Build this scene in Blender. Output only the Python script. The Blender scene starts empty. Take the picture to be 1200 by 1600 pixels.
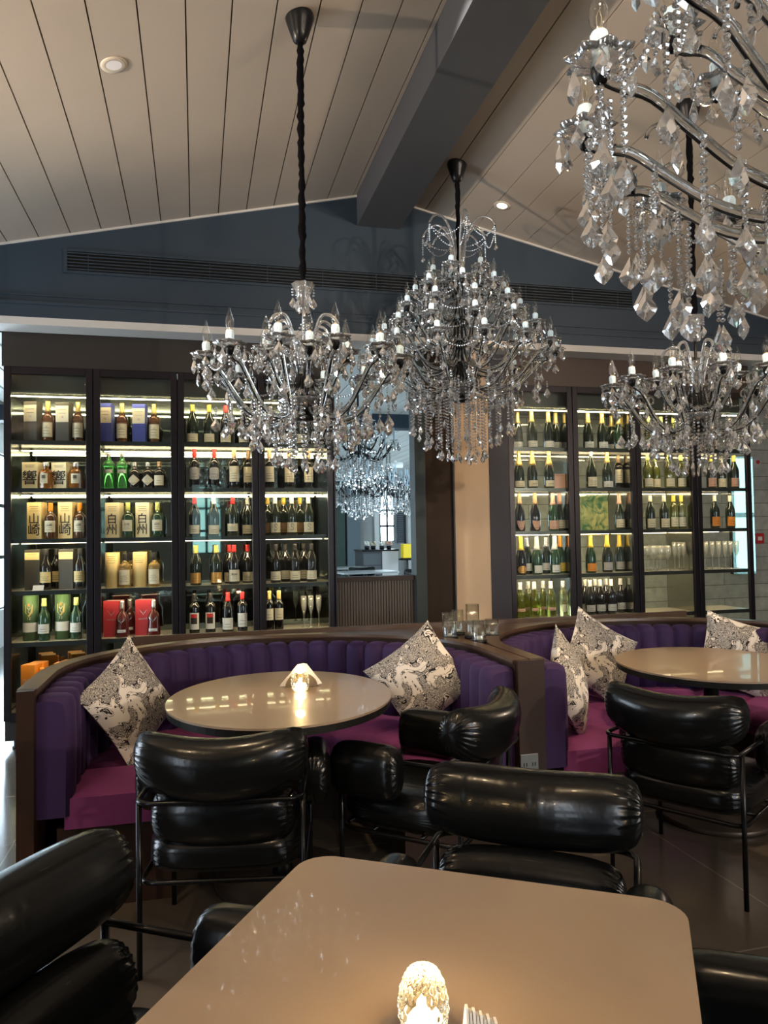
import bpy, math, random
from mathutils import Vector, Matrix
R = math.radians
PI = math.pi
random.seed(7)
SC = bpy.context.scene
COL = SC.collection
# ------------------------------------------------------------------ camera
CAM_H = 1.4
cam = bpy.data.cameras.new('camera')
cam.sensor_fit = 'VERTICAL'
cam.sensor_height = 36.0
cam.lens = 1162.5 / 1600 * 36.0
cam.clip_start = 0.05
camo = bpy.data.objects.new('camera', cam)
COL.objects.link(camo)
yaw, pitch, roll = 0.2472, 0.03239, -0.01659
fw = Vector((math.sin(yaw) * math.cos(pitch), math.cos(yaw) * math.cos(pitch), math.sin(pitch)))
rt = Vector((math.cos(yaw), -math.sin(yaw), 0))
up = rt.cross(fw)
rt2 = math.cos(roll) * rt + math.sin(roll) * up
up2 = -math.sin(roll) * rt + math.cos(roll) * up
m4 = Matrix((rt2, up2, -fw)).transposed().to_4x4()
m4.translation = (0, 0, CAM_H)
camo.matrix_world = m4
SC.camera = camo
# ------------------------------------------------------------------ view and world
SC.view_settings.view_transform = 'Standard'
SC.view_settings.look = 'None'
SC.view_settings.gamma = 1
SC.view_settings.exposure = 1.0
SC.view_settings.use_curve_mapping = False
W = bpy.data.worlds.new('world')
SC.world = W
W.use_nodes = True
W.node_tree.nodes['Background'].inputs[0].default_value = (0.75, 0.85, 1, 1)
W.node_tree.nodes['Background'].inputs[1].default_value = 0.3
SC.cycles.max_bounces = 14
SC.cycles.transmission_bounces = 12
SC.cycles.transparent_max_bounces = 16
SC.cycles.glossy_bounces = 6
SC.cycles.diffuse_bounces = 4
SC.cycles.caustics_reflective = False
SC.cycles.caustics_refractive = False
SC.cycles.sample_clamp_indirect = 4
WINDOW_POWER = 6.0        # daylight panes of the main room, the pair behind the camera added
FAR_WINDOW_POWER = 7.0    # daylight panes of the room beyond
STRIP_POWER = 44.0        # LED strips in the cabinets
WARM = (1.0, 0.72, 0.42)
def spot(name, loc, target, power, size=60, blend=.6, color=WARM, rad=.05):
    l = bpy.data.lights.new(name, 'SPOT')
    l.energy = power
    l.spot_size = R(size)
    l.spot_blend = blend
    l.color = color
    l.shadow_soft_size = rad
    o = bpy.data.objects.new(name, l)
    COL.objects.link(o)
    o.location = loc
    o.rotation_euler = (Vector(target) - Vector(loc)).to_track_quat('-Z', 'Y').to_euler()
    return o
def area(name, loc, target, power, sx, sy, color):
    l = bpy.data.lights.new(name, 'AREA')
    l.shape = 'RECTANGLE'
    l.size, l.size_y = sx, sy
    l.energy = power
    l.color = color
    o = bpy.data.objects.new(name, l)
    COL.objects.link(o)
    o.location = loc
    o.rotation_euler = (Vector(target) - Vector(loc)).to_track_quat('-Z', 'Y').to_euler()
    return o
# ceiling planes of the gabled room: z = a + b x
LA, LB = 3.653, 0.2295
RA, RB = 4.219, -0.2127
def ceil_z(x):
    return min(LA + LB * x, RA + RB * x)
DOWN = [((0.95, 2.1), (1.0, 3.9, .5), 70, 45), ((2.2, 2.2), (2.1, 3.8, .5), 110, 45),
        ((-0.05, 2.3), (0.15, 3.3, .7), 45, 50), ((3.4, 2.4), (2.9, 3.7, .5), 60, 50),
        ((2.15, 4.9), (2.05, 5.6, 1.5), 30, 60), ((0.5, 0.3), (0.75, 1.6, .7), 40, 55),
        ((-1.3, 1.2), (-.3, 1.9, .6), 30, 60), ((1.6, 0.2), (.9, 1.2, .7), 35, 60)]
# uplighters added out of view to brighten the plank ceiling, on side and rear walls
UPL = [((-3.1, 2.6, 2.2), (1.1, 2.9, 3.9), 380, 75), ((-3.1, -1.2, 2.2), (.4, .6, 3.75), 190, 95), ((6.15, -3.5, 2.25), (0.2, 2.4, 3.7), 560, 80), ((6.15, 4.6, 2.2), (3.4, 3.0, 3.6), 90, 110), ((2.9, -3.9, 2.9), (-.8, 1.8, 3.5), 230, 90), ((3.5, -3.9, 2.9), (2.6, 1.2, 3.8), 90, 100)]
for (p, t, e, s) in UPL:
    spot('added_uplight_beam', p, t, e, s, .8, (1, .79, .58), .08)
DOWN += [((0.15, 1.55), (.47, 3.28, 2.05), 70, 26), ((1.0, 2.75), (1.69, 4.58, 2.55), 90, 34), ((2.25, 1.7), (2.57, 3.38, 2.05), 70, 26), ((.2, -.4), (1.25, 1.1, 2.25), 60, 40)]  # extra downlights added to make the chandelier crystals sparkle
for i, (p, t, e, s) in enumerate(DOWN):
    spot('downlight_beam', (p[0], p[1], ceil_z(p[0]) - .03), t, e, s, color=WARM if i < 8 else (1, .93, .84))
# ------------------------------------------------------------------ materials
MATS = {}
def node_mat(name):
    m = bpy.data.materials.new(name)
    m.use_nodes = True
    return m, m.node_tree, m.node_tree.nodes, m.node_tree.links
def mat(name, col, rough=.5, metal=0, emit=0, ecol=None, trans=0, ior=1.45, coat=0, sheen=0, spec=.5, noise=None, bump=None, alpha=1):
    if name in MATS:
        return MATS[name]
    m, nt, N, L = node_mat(name)
    b = N['Principled BSDF']
    b.inputs['Base Color'].default_value = (*col, 1)
    b.inputs['Roughness'].default_value = rough
    b.inputs['Metallic'].default_value = metal
    b.inputs['Transmission Weight'].default_value = trans
    b.inputs['IOR'].default_value = ior
    b.inputs['Coat Weight'].default_value = coat
    b.inputs['Specular IOR Level'].default_value = spec
    if sheen:
        b.inputs['Sheen Weight'].default_value = sheen
        b.inputs['Sheen Roughness'].default_value = .35
        b.inputs['Sheen Tint'].default_value = (*[min(1, c * 2.5 + .1) for c in col], 1)
    if emit:
        b.inputs['Emission Color'].default_value = (*(ecol or col), 1)
        b.inputs['Emission Strength'].default_value = emit
    if noise:
        sc, amt = noise
        tc = N.new('ShaderNodeTexCoord')
        nz = N.new('ShaderNodeTexNoise')
        nz.inputs['Scale'].default_value = sc
        nz.inputs['Detail'].default_value = 5
        L.new(tc.outputs['Object'], nz.inputs['Vector'])
        mx = N.new('ShaderNodeMix')
        mx.data_type = 'RGBA'
        mx.inputs[6].default_value = (*[c * (1 - amt) for c in col], 1)
        mx.inputs[7].default_value = (*[min(1, c * (1 + amt)) for c in col], 1)
        L.new(nz.outputs['Fac'], mx.inputs[0])
        L.new(mx.outputs[2], b.inputs['Base Color'])
    if bump:
        sc, st = bump
        tc = N.new('ShaderNodeTexCoord')
        nz = N.new('ShaderNodeTexNoise')
        nz.inputs['Scale'].default_value = sc
        nz.inputs['Detail'].default_value = 4
        L.new(tc.outputs['Object'], nz.inputs['Vector'])
        bp = N.new('ShaderNodeBump')
        bp.inputs['Strength'].default_value = st
        bp.inputs['Distance'].default_value = .01
        L.new(nz.outputs['Fac'], bp.inputs['Height'])
        L.new(bp.outputs['Normal'], b.inputs['Normal'])
    MATS[name] = m
    return m
def thin_glass(name, tint=(.95, .98, .97), refl=1.5, edge=.7, glint=0):
    m, nt, N, L = node_mat(name)
    N.remove(N['Principled BSDF'])
    t = N.new('ShaderNodeBsdfTransparent')
    t.inputs[0].default_value = (*tint, 1)
    g = N.new('ShaderNodeBsdfGlossy')
    g.inputs['Roughness'].default_value = .02
    lw = N.new('ShaderNodeLayerWeight')
    lw.inputs[0].default_value = .5
    pw = N.new('ShaderNodeMath')
    pw.operation = 'POWER'
    pw.inputs[1].default_value = 4
    L.new(lw.outputs['Facing'], pw.inputs[0])
    f = N.new('ShaderNodeMath')
    f.operation = 'MULTIPLY_ADD'
    f.inputs[1].default_value = edge
    f.inputs[2].default_value = .045 * (refl - .5)
    L.new(pw.outputs[0], f.inputs[0])
    x = N.new('ShaderNodeMixShader')
    L.new(f.outputs[0], x.inputs[0])
    L.new(t.outputs[0], x.inputs[1])
    L.new(g.outputs[0], x.inputs[2])
    out = x
    if glint:  # pale diffuse share stands in for lit highlights in the glass
        df = N.new('ShaderNodeBsdfDiffuse')
        df.inputs[0].default_value = (.95, .93, .88, 1)
        out = N.new('ShaderNodeMixShader')
        out.inputs[0].default_value = glint
        L.new(x.outputs[0], out.inputs[1])
        L.new(df.outputs[0], out.inputs[2])
    L.new(out.outputs[0], N['Material Output'].inputs[0])
    MATS[name] = m
    return m
def crystal_mat(name):
    m, nt, N, L = node_mat(name)
    b = N['Principled BSDF']
    b.inputs['Base Color'].default_value = (1, 1, 1, 1)
    b.inputs['Roughness'].default_value = .0
    b.inputs['Transmission Weight'].default_value = 1
    b.inputs['IOR'].default_value = 1.55
    g = N.new('ShaderNodeBsdfGlossy')
    g.inputs['Roughness'].default_value = .05
    g.inputs[0].default_value = (1, 1, 1, 1)
    x = N.new('ShaderNodeMixShader')
    x.inputs[0].default_value = .2
    L.new(b.outputs[0], x.inputs[1])
    L.new(g.outputs[0], x.inputs[2])
    df = N.new('ShaderNodeBsdfDiffuse')  # white diffuse share stands in for the averaged sparkle of dispersion
    df.inputs[0].default_value = (.90, .95, 1, 1)
    x2 = N.new('ShaderNodeMixShader')
    x2.inputs[0].default_value = .08
    L.new(x.outputs[0], x2.inputs[1])
    L.new(df.outputs[0], x2.inputs[2])
    L.new(x2.outputs[0], N['Material Output'].inputs[0])
    MATS[name] = m
    return m
ARMG = mat('arm_glass', (.86, .88, .88), .03, trans=1, ior=1.5)
CRY = crystal_mat('crystal')
BULBG = thin_glass('bulb_glass', (.97, .96, .93), 2.2, .95)
PANE = thin_glass('pane_glass', (.96, .98, .97), 1.1, .5)
CUPG = thin_glass('cup_glass', (.95, .96, .93), 3.2, 1.0)
STEMG = thin_glass('stemware_glass', (.95, .96, .93), 3.2, 1.0, .16)
BLACK = mat('black_metal', (.012, .012, .013), .35, .6)
BLKP = mat('black_plastic', (.006, .006, .007), .3, spec=.3)
FABK = mat('black_sleeve', (.004, .004, .005), .95, spec=.05, bump=(60, .6))
CANDLE = mat('candle_white', (.55, .70, .80), .45)
BRASS = mat('filament', (.35, .29, .2), .4, .6)
LEATHER = mat('black_leather', (.004, .0045, .005), .24, coat=.10, spec=.36, bump=(14, .2))
TUBE = mat('chair_tube', (.02, .02, .022), .25, .8)
VEL = mat('velvet_violet', (.024, .007, .058), .75, sheen=.4, noise=(30, .15))
VELS = mat('velvet_magenta', (.15, .022, .11), .75, sheen=.35, noise=(30, .15))
WOOD = mat('walnut', (.028, .014, .009), .45, spec=.25, noise=(9, .3))
WOODR = mat('walnut_rail', (.065, .036, .022), .33, noise=(9, .25))
TOPM = mat('table_laminate', (.30, .22, .155), .36, coat=.35, noise=(3, .06), bump=(300, .03))
TEDGE = mat('table_edge', (.008, .0075, .007), .5, spec=.2)
SLATE = mat('slate_plaster', (.020, .036, .056), .5, noise=(1.3, .25), bump=(3, .06))
SLATEB = mat('slate_beam', (.045, .047, .053), .5, noise=(1.6, .2))
PLANK = mat('ceiling_plank', (.40, .34, .28), .5, noise=(2.2, .06))
PLANKD = mat('plank_gap', (.06, .045, .03), .8)
WHITE = mat('white_paint', (.75, .75, .73), .6)
OFFW = mat('grey_white_paint', (.55, .53, .5), .6)
CABM = mat('cabinet_frame', (.016, .013, .016), .33, .5)
CABD = mat('cabinet_dark', (.02, .017, .015), .5)
SMOKE = mat('cabinet_top_panel', (.05, .06, .052), .25)
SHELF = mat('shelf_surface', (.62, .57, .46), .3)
SHEDGE = mat('shelf_edge', (.05, .06, .06), .25, .6)
MIRROR = mat('mirror_back', (.27, .33, .31), .02, 1)
STEEL = mat('inner_steel', (.4, .4, .36), .12, 1)
LEDB = mat('led_strip_rear', (1, .8, .5), .5, emit=9, ecol=(1, .78, .46))
LEDM = mat('led_strip', (1, .8, .5), .5, emit=STRIP_POWER, ecol=(1, .78, .46))
BROWNP = mat('brown_panel', (.036, .021, .012), .55, spec=.15)
BEIGE = mat('beige_panel', (.62, .43, .26), .55, noise=(1.2, .06))
GREYP = mat('grey_panel', (.04, .037, .044), .5, spec=.3)
WALLM = mat('room_wall', (.3, .25, .21), .7)
# ------------------------------------------------------------------ mesh helpers
class MB:
    def __init__(s):
        s.v, s.f, s.m, s.sm = [], [], [], []
    def add(s, vs, fs, mi=0, smooth=False, M=None):
        o = len(s.v)
        for p in vs:
            p = Vector(p)
            s.v.append(tuple(M @ p) if M else tuple(p))
        for f in fs:
            s.f.append(tuple(i + o for i in f))
            s.m.append(mi)
            s.sm.append(smooth)
    def box(s, x0, x1, y0, y1, z0, z1, mi=0, M=None):
        vs = [(x, y, z) for x in (x0, x1) for y in (y0, y1) for z in (z0, z1)]
        s.add(vs, [(0, 1, 3, 2), (4, 6, 7, 5), (0, 4, 5, 1), (2, 3, 7, 6), (0, 2, 6, 4), (1, 5, 7, 3)], mi, False, M)
    def lathe(s, prof, n=16, mi=0, smooth=True, M=None, rf=None, a0=0):
        vs, fs = [], []
        for j, (r, z) in enumerate(prof):
            for i in range(n):
                a = a0 + 2 * PI * i / n
                q = r * (rf(a, j, z) if rf else 1)
                vs.append((q * math.cos(a), q * math.sin(a), z))
        for j in range(len(prof) - 1):
            for i in range(n):
                k = (i + 1) % n
                fs.append((j * n + i, j * n + k, (j + 1) * n + k, (j + 1) * n + i))
        s.add(vs, fs, mi, smooth, M)
    def tube(s, pts, r, n=8, mi=0, smooth=True, M=None, caps=True):
        P = [Vector(p) for p in pts]
        rs = r if isinstance(r, (list, tuple)) else [r] * len(P)
        vs, fs = [], []
        ref = None
        for i, p in enumerate(P):
            t = (P[min(i + 1, len(P) - 1)] - P[max(i - 1, 0)]).normalized()
            if ref is None:
                ref = t.orthogonal().normalized()
            ref = (ref - t * ref.dot(t)).normalized()
            b = t.cross(ref)
            for k in range(n):
                a = 2 * PI * k / n
                vs.append(p + (ref * math.cos(a) + b * math.sin(a)) * rs[i])
        for i in range(len(P) - 1):
            for k in range(n):
                q = (k + 1) % n
                fs.append((i * n + k, i * n + q, (i + 1) * n + q, (i + 1) * n + k))
        if caps:
            fs.append(tuple(range(n))[::-1])
            fs.append(tuple((len(P) - 1) * n + k for k in range(n)))
        s.add(vs, fs, mi, smooth, M)
    def prism(s, poly, z0, z1, mi=0, M=None):
        n = len(poly)
        vs = [(x, y, z0) for x, y in poly] + [(x, y, z1) for x, y in poly]
        fs = [tuple(range(n))[::-1], tuple(range(n, 2 * n))]
        fs += [(i, (i + 1) % n, n + (i + 1) % n, n + i) for i in range(n)]
        s.add(vs, fs, mi, False, M)
    def grid(s, rows, mi=0, smooth=True, closed=False):
        nr, nc = len(rows), len(rows[0])
        vs = [p for r in rows for p in r]
        fs = []
        for i in range(nr - 1):
            for j in range(nc if closed else nc - 1):
                k = (j + 1) % nc
                fs.append((i * nc + j, i * nc + k, (i + 1) * nc + k, (i + 1) * nc + j))
        s.add(vs, fs, mi, smooth)
    def mesh(s, name, mats):
        me = bpy.data.meshes.new(name)
        me.from_pydata(s.v, [], s.f)
        for m in (mats if isinstance(mats, (list, tuple)) else [mats]):
            me.materials.append(m)
        me.polygons.foreach_set('material_index', s.m)
        me.polygons.foreach_set('use_smooth', s.sm)
        me.update()
        return me
    def build(s, name, mats, parent=None, loc=(0, 0, 0), rz=0, **tags):
        return put(name, s.mesh(name, mats), parent, loc, rz, **tags)
def put(name, me, parent=None, loc=(0, 0, 0), rz=0, scale=None, **tags):
    o = bpy.data.objects.new(name, me)
    COL.objects.link(o)
    o.parent = parent
    o.location = loc
    o.rotation_euler = (0, 0, rz)
    if scale:
        o.scale = scale
    for k, v in tags.items():
        o[k] = v
    return o
def thing(name, label, cat, loc=(0, 0, 0), rz=0, group=None):
    o = bpy.data.objects.new(name, None)
    COL.objects.link(o)
    o.location = loc
    o.rotation_euler = (0, 0, rz)
    o.empty_display_size = .05
    o['label'] = label
    o['category'] = cat
    if group:
        o['group'] = group
    return o
def struct(name, mb, mats):
    o = mb.build(name, mats)
    o['kind'] = 'structure'
    return o
def bevel(o, w, n=2):
    b = o.modifiers.new('bevel', 'BEVEL')
    b.width = w
    b.segments = n
    b.limit_method = 'ANGLE'
    return o
def smooth_path(pts, n=6):
    P = [Vector(p) for p in pts]
    out = []
    for i in range(len(P) - 1):
        p0, p1, p2, p3 = P[max(i - 1, 0)], P[i], P[i + 1], P[min(i + 2, len(P) - 1)]
        for k in range(n):
            t = k / n
            out.append(.5 * ((2 * p1) + (p2 - p0) * t + (2 * p0 - 5 * p1 + 4 * p2 - p3) * t * t + (3 * p1 - p0 - 3 * p2 + p3) * t ** 3))
    out.append(P[-1])
    return out
_T = {}
def text_shape(s):
    if s not in _T:
        c = bpy.data.curves.new('t', 'FONT')
        c.body = s
        c.align_x = 'CENTER'
        c.align_y = 'CENTER'
        c.resolution_u = 1
        c.offset = .010 if ord(s[0]) > 1000 else 0
        o = bpy.data.objects.new('t', c)
        COL.objects.link(o)
        bpy.context.view_layer.update()
        me = bpy.data.meshes.new_from_object(o.evaluated_get(bpy.context.evaluated_depsgraph_get()))
        _T[s] = ([tuple(v.co) for v in me.vertices], [tuple(p.vertices) for p in me.polygons])
        bpy.data.objects.remove(o)
        bpy.data.curves.remove(c)
        bpy.data.meshes.remove(me)
    return _T[s]
def add_text(mb, s, size, fn, mi=1, u0=0, v0=0):
    vs, fs = text_shape(s)
    mb.add([fn(u0 + v[0] * size, v0 + v[1] * size) for v in vs], fs, mi)
INV = [(1, 1, -1.101, 5.62, 'box_mac'), (1, 1, -0.897, 5.62, 'box_mac'), (1, 1, -1.006, 5.62, 'mac'), (1, 1, -0.808, 5.62, 'mac'),
(1, 2, -1.113, 5.66, 'box_hib'), (1, 2, -0.921, 5.66, 'box_hib'), (1, 2, -1.019, 5.62, 'hib'), (1, 2, -0.822, 5.62, 'hib'),
(1, 3, -1.085, 5.66, 'box_yam'), (1, 3, -0.884, 5.66, 'box_yam'), (1, 3, -0.99, 5.62, 'yam'), (1, 3, -0.798, 5.62, 'yam'),
(1, 4, -1.102, 5.66, 'box_lag'), (1, 4, -0.881, 5.66, 'box_lag'), (1, 4, -1.02, 5.62, 'lag'), (1, 4, -0.799, 5.62, 'lag'),
(1, 4, -0.967, 5.724, 'lag'), (1, 5, -1.127, 5.66, 'tube_gf'), (1, 5, -0.919, 5.66, 'tube_gf'), (1, 5, -1.033, 5.62, 'gf'),
(1, 5, -0.825, 5.62, 'gf'), (1, 6, -1.122, 5.652, 'box_glm'), (1, 6, -0.915, 5.652, 'box_glm'), (1, 6, -1.089, 5.74, 'box_glm'),
(1, 6, -0.882, 5.74, 'box_glm'), (1, 6, -0.993, 5.716, 'glm'), (1, 6, -1.049, 5.636, 'glm'), (1, 6, -0.829, 5.636, 'glm'),
(2, 1, -0.616, 5.62, 'box_blue'), (2, 1, -0.389, 5.62, 'box_blue'), (2, 1, -0.512, 5.62, 'mac'), (2, 1, -0.292, 5.62, 'mac'),
(2, 2, -0.604, 5.62, 'tanq'), (2, 2, -0.513, 5.62, 'tanq'), (2, 2, -0.43, 5.62, 'hend'), (2, 2, -0.338, 5.62, 'hend'),
(2, 2, -0.258, 5.62, 'rect'), (2, 3, -0.571, 5.66, 'box_hak'), (2, 3, -0.365, 5.66, 'box_hak'), (2, 3, -0.476, 5.62, 'hak'),
(2, 3, -0.274, 5.62, 'hak'), (2, 4, -0.586, 5.66, 'tube_bal'), (2, 4, -0.398, 5.66, 'tube_bal'), (2, 4, -0.499, 5.62, 'bal'),
(2, 4, -0.298, 5.62, 'bal'), (2, 4, -0.466, 5.74, 'bal'), (2, 5, -0.58, 5.676, 'box_dal'), (2, 5, -0.365, 5.676, 'box_dal'),
(2, 5, -0.518, 5.612, 'dal'), (2, 5, -0.304, 5.612, 'dal'), (2, 5, -0.478, 5.764, 'dal'), (2, 6, -0.499, 5.62, 'tube_grn'),
(2, 6, -0.312, 5.62, 'tube_grn'), (3, 1, -0.022, 5.62, 'burg_y'), (3, 1, 0.098, 5.62, 'burg_y'), (3, 1, 0.218, 5.62, 'burg_r'),
(3, 1, 0.349, 5.62, 'burg_r'), (3, 2, -0.011, 5.62, 'bord_r'), (3, 2, 0.131, 5.62, 'bord_r'), (3, 2, 0.275, 5.62, 'bord_c'),
(3, 2, 0.383, 5.684, 'bord_c'), (3, 3, -0.013, 5.62, 'burg_rw'), (3, 3, 0.124, 5.62, 'burg_w'), (3, 3, 0.262, 5.62, 'burg_rg'),
(3, 3, 0.375, 5.7, 'burg_w'), (3, 4, -0.007, 5.62, 'burg_o'), (3, 4, 0.139, 5.62, 'burg_o'), (3, 4, 0.268, 5.62, 'burg_pat'),
(3, 4, 0.241, 5.732, 'burg_r'), (3, 4, 0.374, 5.732, 'burg_r'), (3, 5, -0.019, 5.62, 'bord_br'), (3, 5, 0.095, 5.62, 'bord_br'),
(3, 5, 0.219, 5.62, 'bord_rw'), (3, 5, 0.325, 5.62, 'bord_t'), (4, 1, 0.544, 5.62, 'burg_w'), (4, 1, 0.659, 5.62, 'burg_w'),
(4, 1, 0.776, 5.62, 'burg_w'), (4, 1, 0.894, 5.62, 'burg_w'), (4, 2, 0.535, 5.62, 'bord_c'), (4, 2, 0.689, 5.66, 'bord_c'),
(4, 2, 0.836, 5.66, 'bord_c'), (4, 3, 0.574, 5.62, 'burg_s'), (4, 3, 0.699, 5.62, 'burg_s'), (4, 3, 0.825, 5.62, 'burg_s'),
(4, 3, 0.527, 5.732, 'burg_yb'), (4, 3, 0.649, 5.732, 'burg_yb'), (4, 3, 0.777, 5.732, 'burg_yb'), (4, 4, 0.575, 5.62, 'burg_d'),
(4, 4, 0.719, 5.62, 'burg_d'), (4, 4, 0.845, 5.62, 'burg_d'), (4, 4, 0.658, 5.724, 'burg_d'), (4, 4, 0.801, 5.724, 'burg_d'),
(4, 5, 0.523, 5.62, 'bord_g'), (4, 5, 0.594, 5.62, 'bord_g'), (4, 5, 0.789, 5.668, 'flute'), (4, 5, 0.843, 5.668, 'flute'),
(4, 5, 0.902, 5.668, 'flute'), (5, 1, 2.685, 5.62, 'ch_gold'), (5, 1, 2.835, 5.62, 'ch_gold'), (5, 1, 2.596, 5.7, 'ch_gold'),
(5, 1, 2.936, 5.684, 'ch_gold'), (5, 2, 2.682, 5.62, 'ch_gold2'), (5, 2, 2.832, 5.62, 'ch_gold2'), (5, 2, 2.585, 5.668, 'ch_gold2'),
(5, 2, 2.926, 5.652, 'box_peach'), (5, 3, 2.56, 5.62, 'ch_shield'), (5, 3, 2.697, 5.62, 'ch_shield'), (5, 3, 2.858, 5.62, 'ch_pink'),
(5, 3, 2.936, 5.652, 'ch_cream'), (5, 4, 2.563, 5.62, 'ch_round'), (5, 4, 2.705, 5.62, 'ch_white'), (5, 4, 2.866, 5.62, 'ch_white'),
(5, 4, 2.657, 5.7, 'ch_silver'), (5, 4, 2.83, 5.7, 'ch_silver'), (5, 4, 2.936, 5.66, 'ch_orange'), (5, 5, 2.549, 5.62, 'ww_olive'),
(5, 5, 2.673, 5.62, 'ww_olive'), (5, 5, 2.822, 5.62, 'ww_olive'), (5, 5, 2.932, 5.62, 'ww_clear'), (5, 5, 2.663, 5.708, 'ww_olive'),
(5, 5, 2.796, 5.708, 'ww_olive'), (6, 1, 3.199, 5.62, 'ch_gold'), (6, 1, 3.331, 5.62, 'ch_gold'), (6, 1, 3.504, 5.756, 'ch_gold'),
(6, 1, 3.508, 5.652, 'ch_green'), (6, 2, 3.22, 5.62, 'ch_whitecap'), (6, 2, 3.37, 5.62, 'ch_gold'), (6, 2, 3.514, 5.684, 'bord_c'),
(6, 3, 3.504, 5.668, 'ch_cream'), (6, 4, 3.194, 5.62, 'ch_yelor'), (6, 4, 3.349, 5.62, 'ch_yelgr'), (6, 4, 3.514, 5.7, 'ch_yelgr'),
(6, 5, 3.178, 5.62, 'ww_dark'), (6, 5, 3.273, 5.62, 'ww_dark'), (6, 5, 3.375, 5.62, 'ww_dark'), (6, 5, 3.184, 5.716, 'ww_dark'),
(6, 5, 3.281, 5.716, 'ww_dark'), (6, 5, 3.384, 5.716, 'ww_dark'), (6, 5, 3.514, 5.7, 'ww_dark'), (7, 1, 3.778, 5.62, 'ww_green'),
(7, 1, 3.897, 5.62, 'ww_green'), (7, 1, 4.024, 5.62, 'ww_green'), (7, 2, 3.755, 5.62, 'ww_green'), (7, 2, 3.968, 5.62, 'ww_green'),
(7, 2, 4.083, 5.62, 'ww_green'), (7, 2, 3.874, 5.684, 'ww_green'), (7, 3, 3.769, 5.62, 'ww_cream'), (7, 3, 3.907, 5.62, 'ww_cream'),
(7, 3, 4.001, 5.62, 'ww_yel'), (7, 3, 4.077, 5.62, 'ww_yel'), (7, 4, 3.726, 5.628, 'wineglass'), (7, 4, 3.794, 5.628, 'wineglass'),
(7, 4, 3.863, 5.628, 'wineglass'), (7, 4, 3.932, 5.628, 'wineglass'), (7, 4, 3.811, 5.7, 'wineglass'), (7, 4, 3.881, 5.7, 'wineglass'),
(7, 4, 4.013, 5.644, 'flute'), (7, 4, 4.057, 5.644, 'flute'), (7, 4, 4.102, 5.644, 'flute'), (8, 1, 4.404, 5.62, 'ww_cream'),
(8, 1, 4.602, 5.62, 'ww_cream'), (8, 2, 4.386, 5.62, 'ww_tan'), (8, 2, 4.623, 5.62, 'ww_tan'), (8, 2, 4.541, 5.684, 'ww_cream'),
(8, 3, 4.412, 5.62, 'ww_ora'), (8, 3, 4.615, 5.676, 'ww_ora'), (8, 4, 4.321, 5.636, 'flute'), (8, 4, 4.386, 5.636, 'flute'),
(8, 4, 4.451, 5.636, 'flute'), (8, 4, 4.517, 5.636, 'flute'), (8, 4, 4.576, 5.636, 'flute'), (8, 4, 4.636, 5.636, 'flute')]
# ------------------------------------------------------------------ setting: floor, walls, ceiling
def floor_mat():
    m, nt, N, L = node_mat('floor_tile')
    b = N['Principled BSDF']
    tc = N.new('ShaderNodeTexCoord')
    mp = N.new('ShaderNodeMapping')
    mp.inputs['Location'].default_value = (.837 / 1 + 0, -2.16, 0)
    br = N.new('ShaderNodeTexBrick')
    br.offset = 0
    br.inputs['Color1'].default_value = (.085, .07, .055, 1)
    br.inputs['Color2'].default_value = (.078, .064, .05, 1)
    br.inputs['Mortar'].default_value = (.16, .14, .11, 1)
    br.inputs['Scale'].default_value = 1
    br.inputs['Mortar Size'].default_value = .004
    br.inputs['Brick Width'].default_value = .9625
    br.inputs['Row Height'].default_value = 1.185
    L.new(tc.outputs['Object'], mp.inputs[0])
    L.new(mp.outputs[0], br.inputs[0])
    L.new(br.outputs[0], b.inputs['Base Color'])
    b.inputs['Roughness'].default_value = .16
    nz = N.new('ShaderNodeTexNoise')
    nz.inputs['Scale'].default_value = 6
    bp = N.new('ShaderNodeBump')
    bp.inputs['Strength'].default_value = .05
    L.new(nz.outputs['Fac'], bp.inputs['Height'])
    L.new(bp.outputs[0], b.inputs['Normal'])
    return m
mb = MB(); mb.box(-4, 8, -4.2, 19.5, -.1, 0)
struct('floor', mb, floor_mat())
GY = 5.3            # plane of the gable wall
YB, YF = GY, -4.2   # ceiling from gable wall to behind the camera
RX = (RA - LA) / (LB - RB)
# planks of the gabled ceiling (left slope and right slope), real grooves
mb = MB()
def plank_row(x0, x1, a, b):
    g = .0032
    for lo, hi in ((x0 + g, x1 - g),):
        vs = []
        for x in (lo, hi):
            for y in (YF, YB):
                for dz in (0, .02):
                    vs.append((x, y, a + b * x + dz))
        mb.add(vs, [(0, 1, 3, 2), (4, 6, 7, 5), (0, 4, 5, 1), (2, 3, 7, 6), (0, 2, 6, 4), (1, 5, 7, 3)], 0)
x = -1.2 - .194 * 12
xs = [x + .1945 * i for i in range(40)]
xs = [q for q in xs if q < 1.16] + [1.17]
for p, q in zip(xs[:-1], xs[1:]):
    plank_row(p, q, LA, LB)
xs = [1.49 + .205 * i for i in range(25)]
for p, q in zip(xs[:-1], xs[1:]):
    plank_row(p, q, RA, RB)
# dark backing of the grooves
for xa, xb, a, b in ((-4, RX, LA, LB), (RX, 6.8, RA, RB)):
    mb.add([(xx, yy, a + b * xx + dz) for xx in (xa, xb) for yy in (YF, YB) for dz in (.012, .1)],
           [(0, 1, 3, 2), (4, 6, 7, 5), (0, 4, 5, 1), (2, 3, 7, 6), (0, 2, 6, 4), (1, 5, 7, 3)], 1)
struct('ceiling', mb, [PLANK, PLANKD])
mb = MB(); mb.box(1.169, 1.493, YF, GY, 3.694, 4.1)
struct('trim_1', mb, SLATEB)
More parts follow.
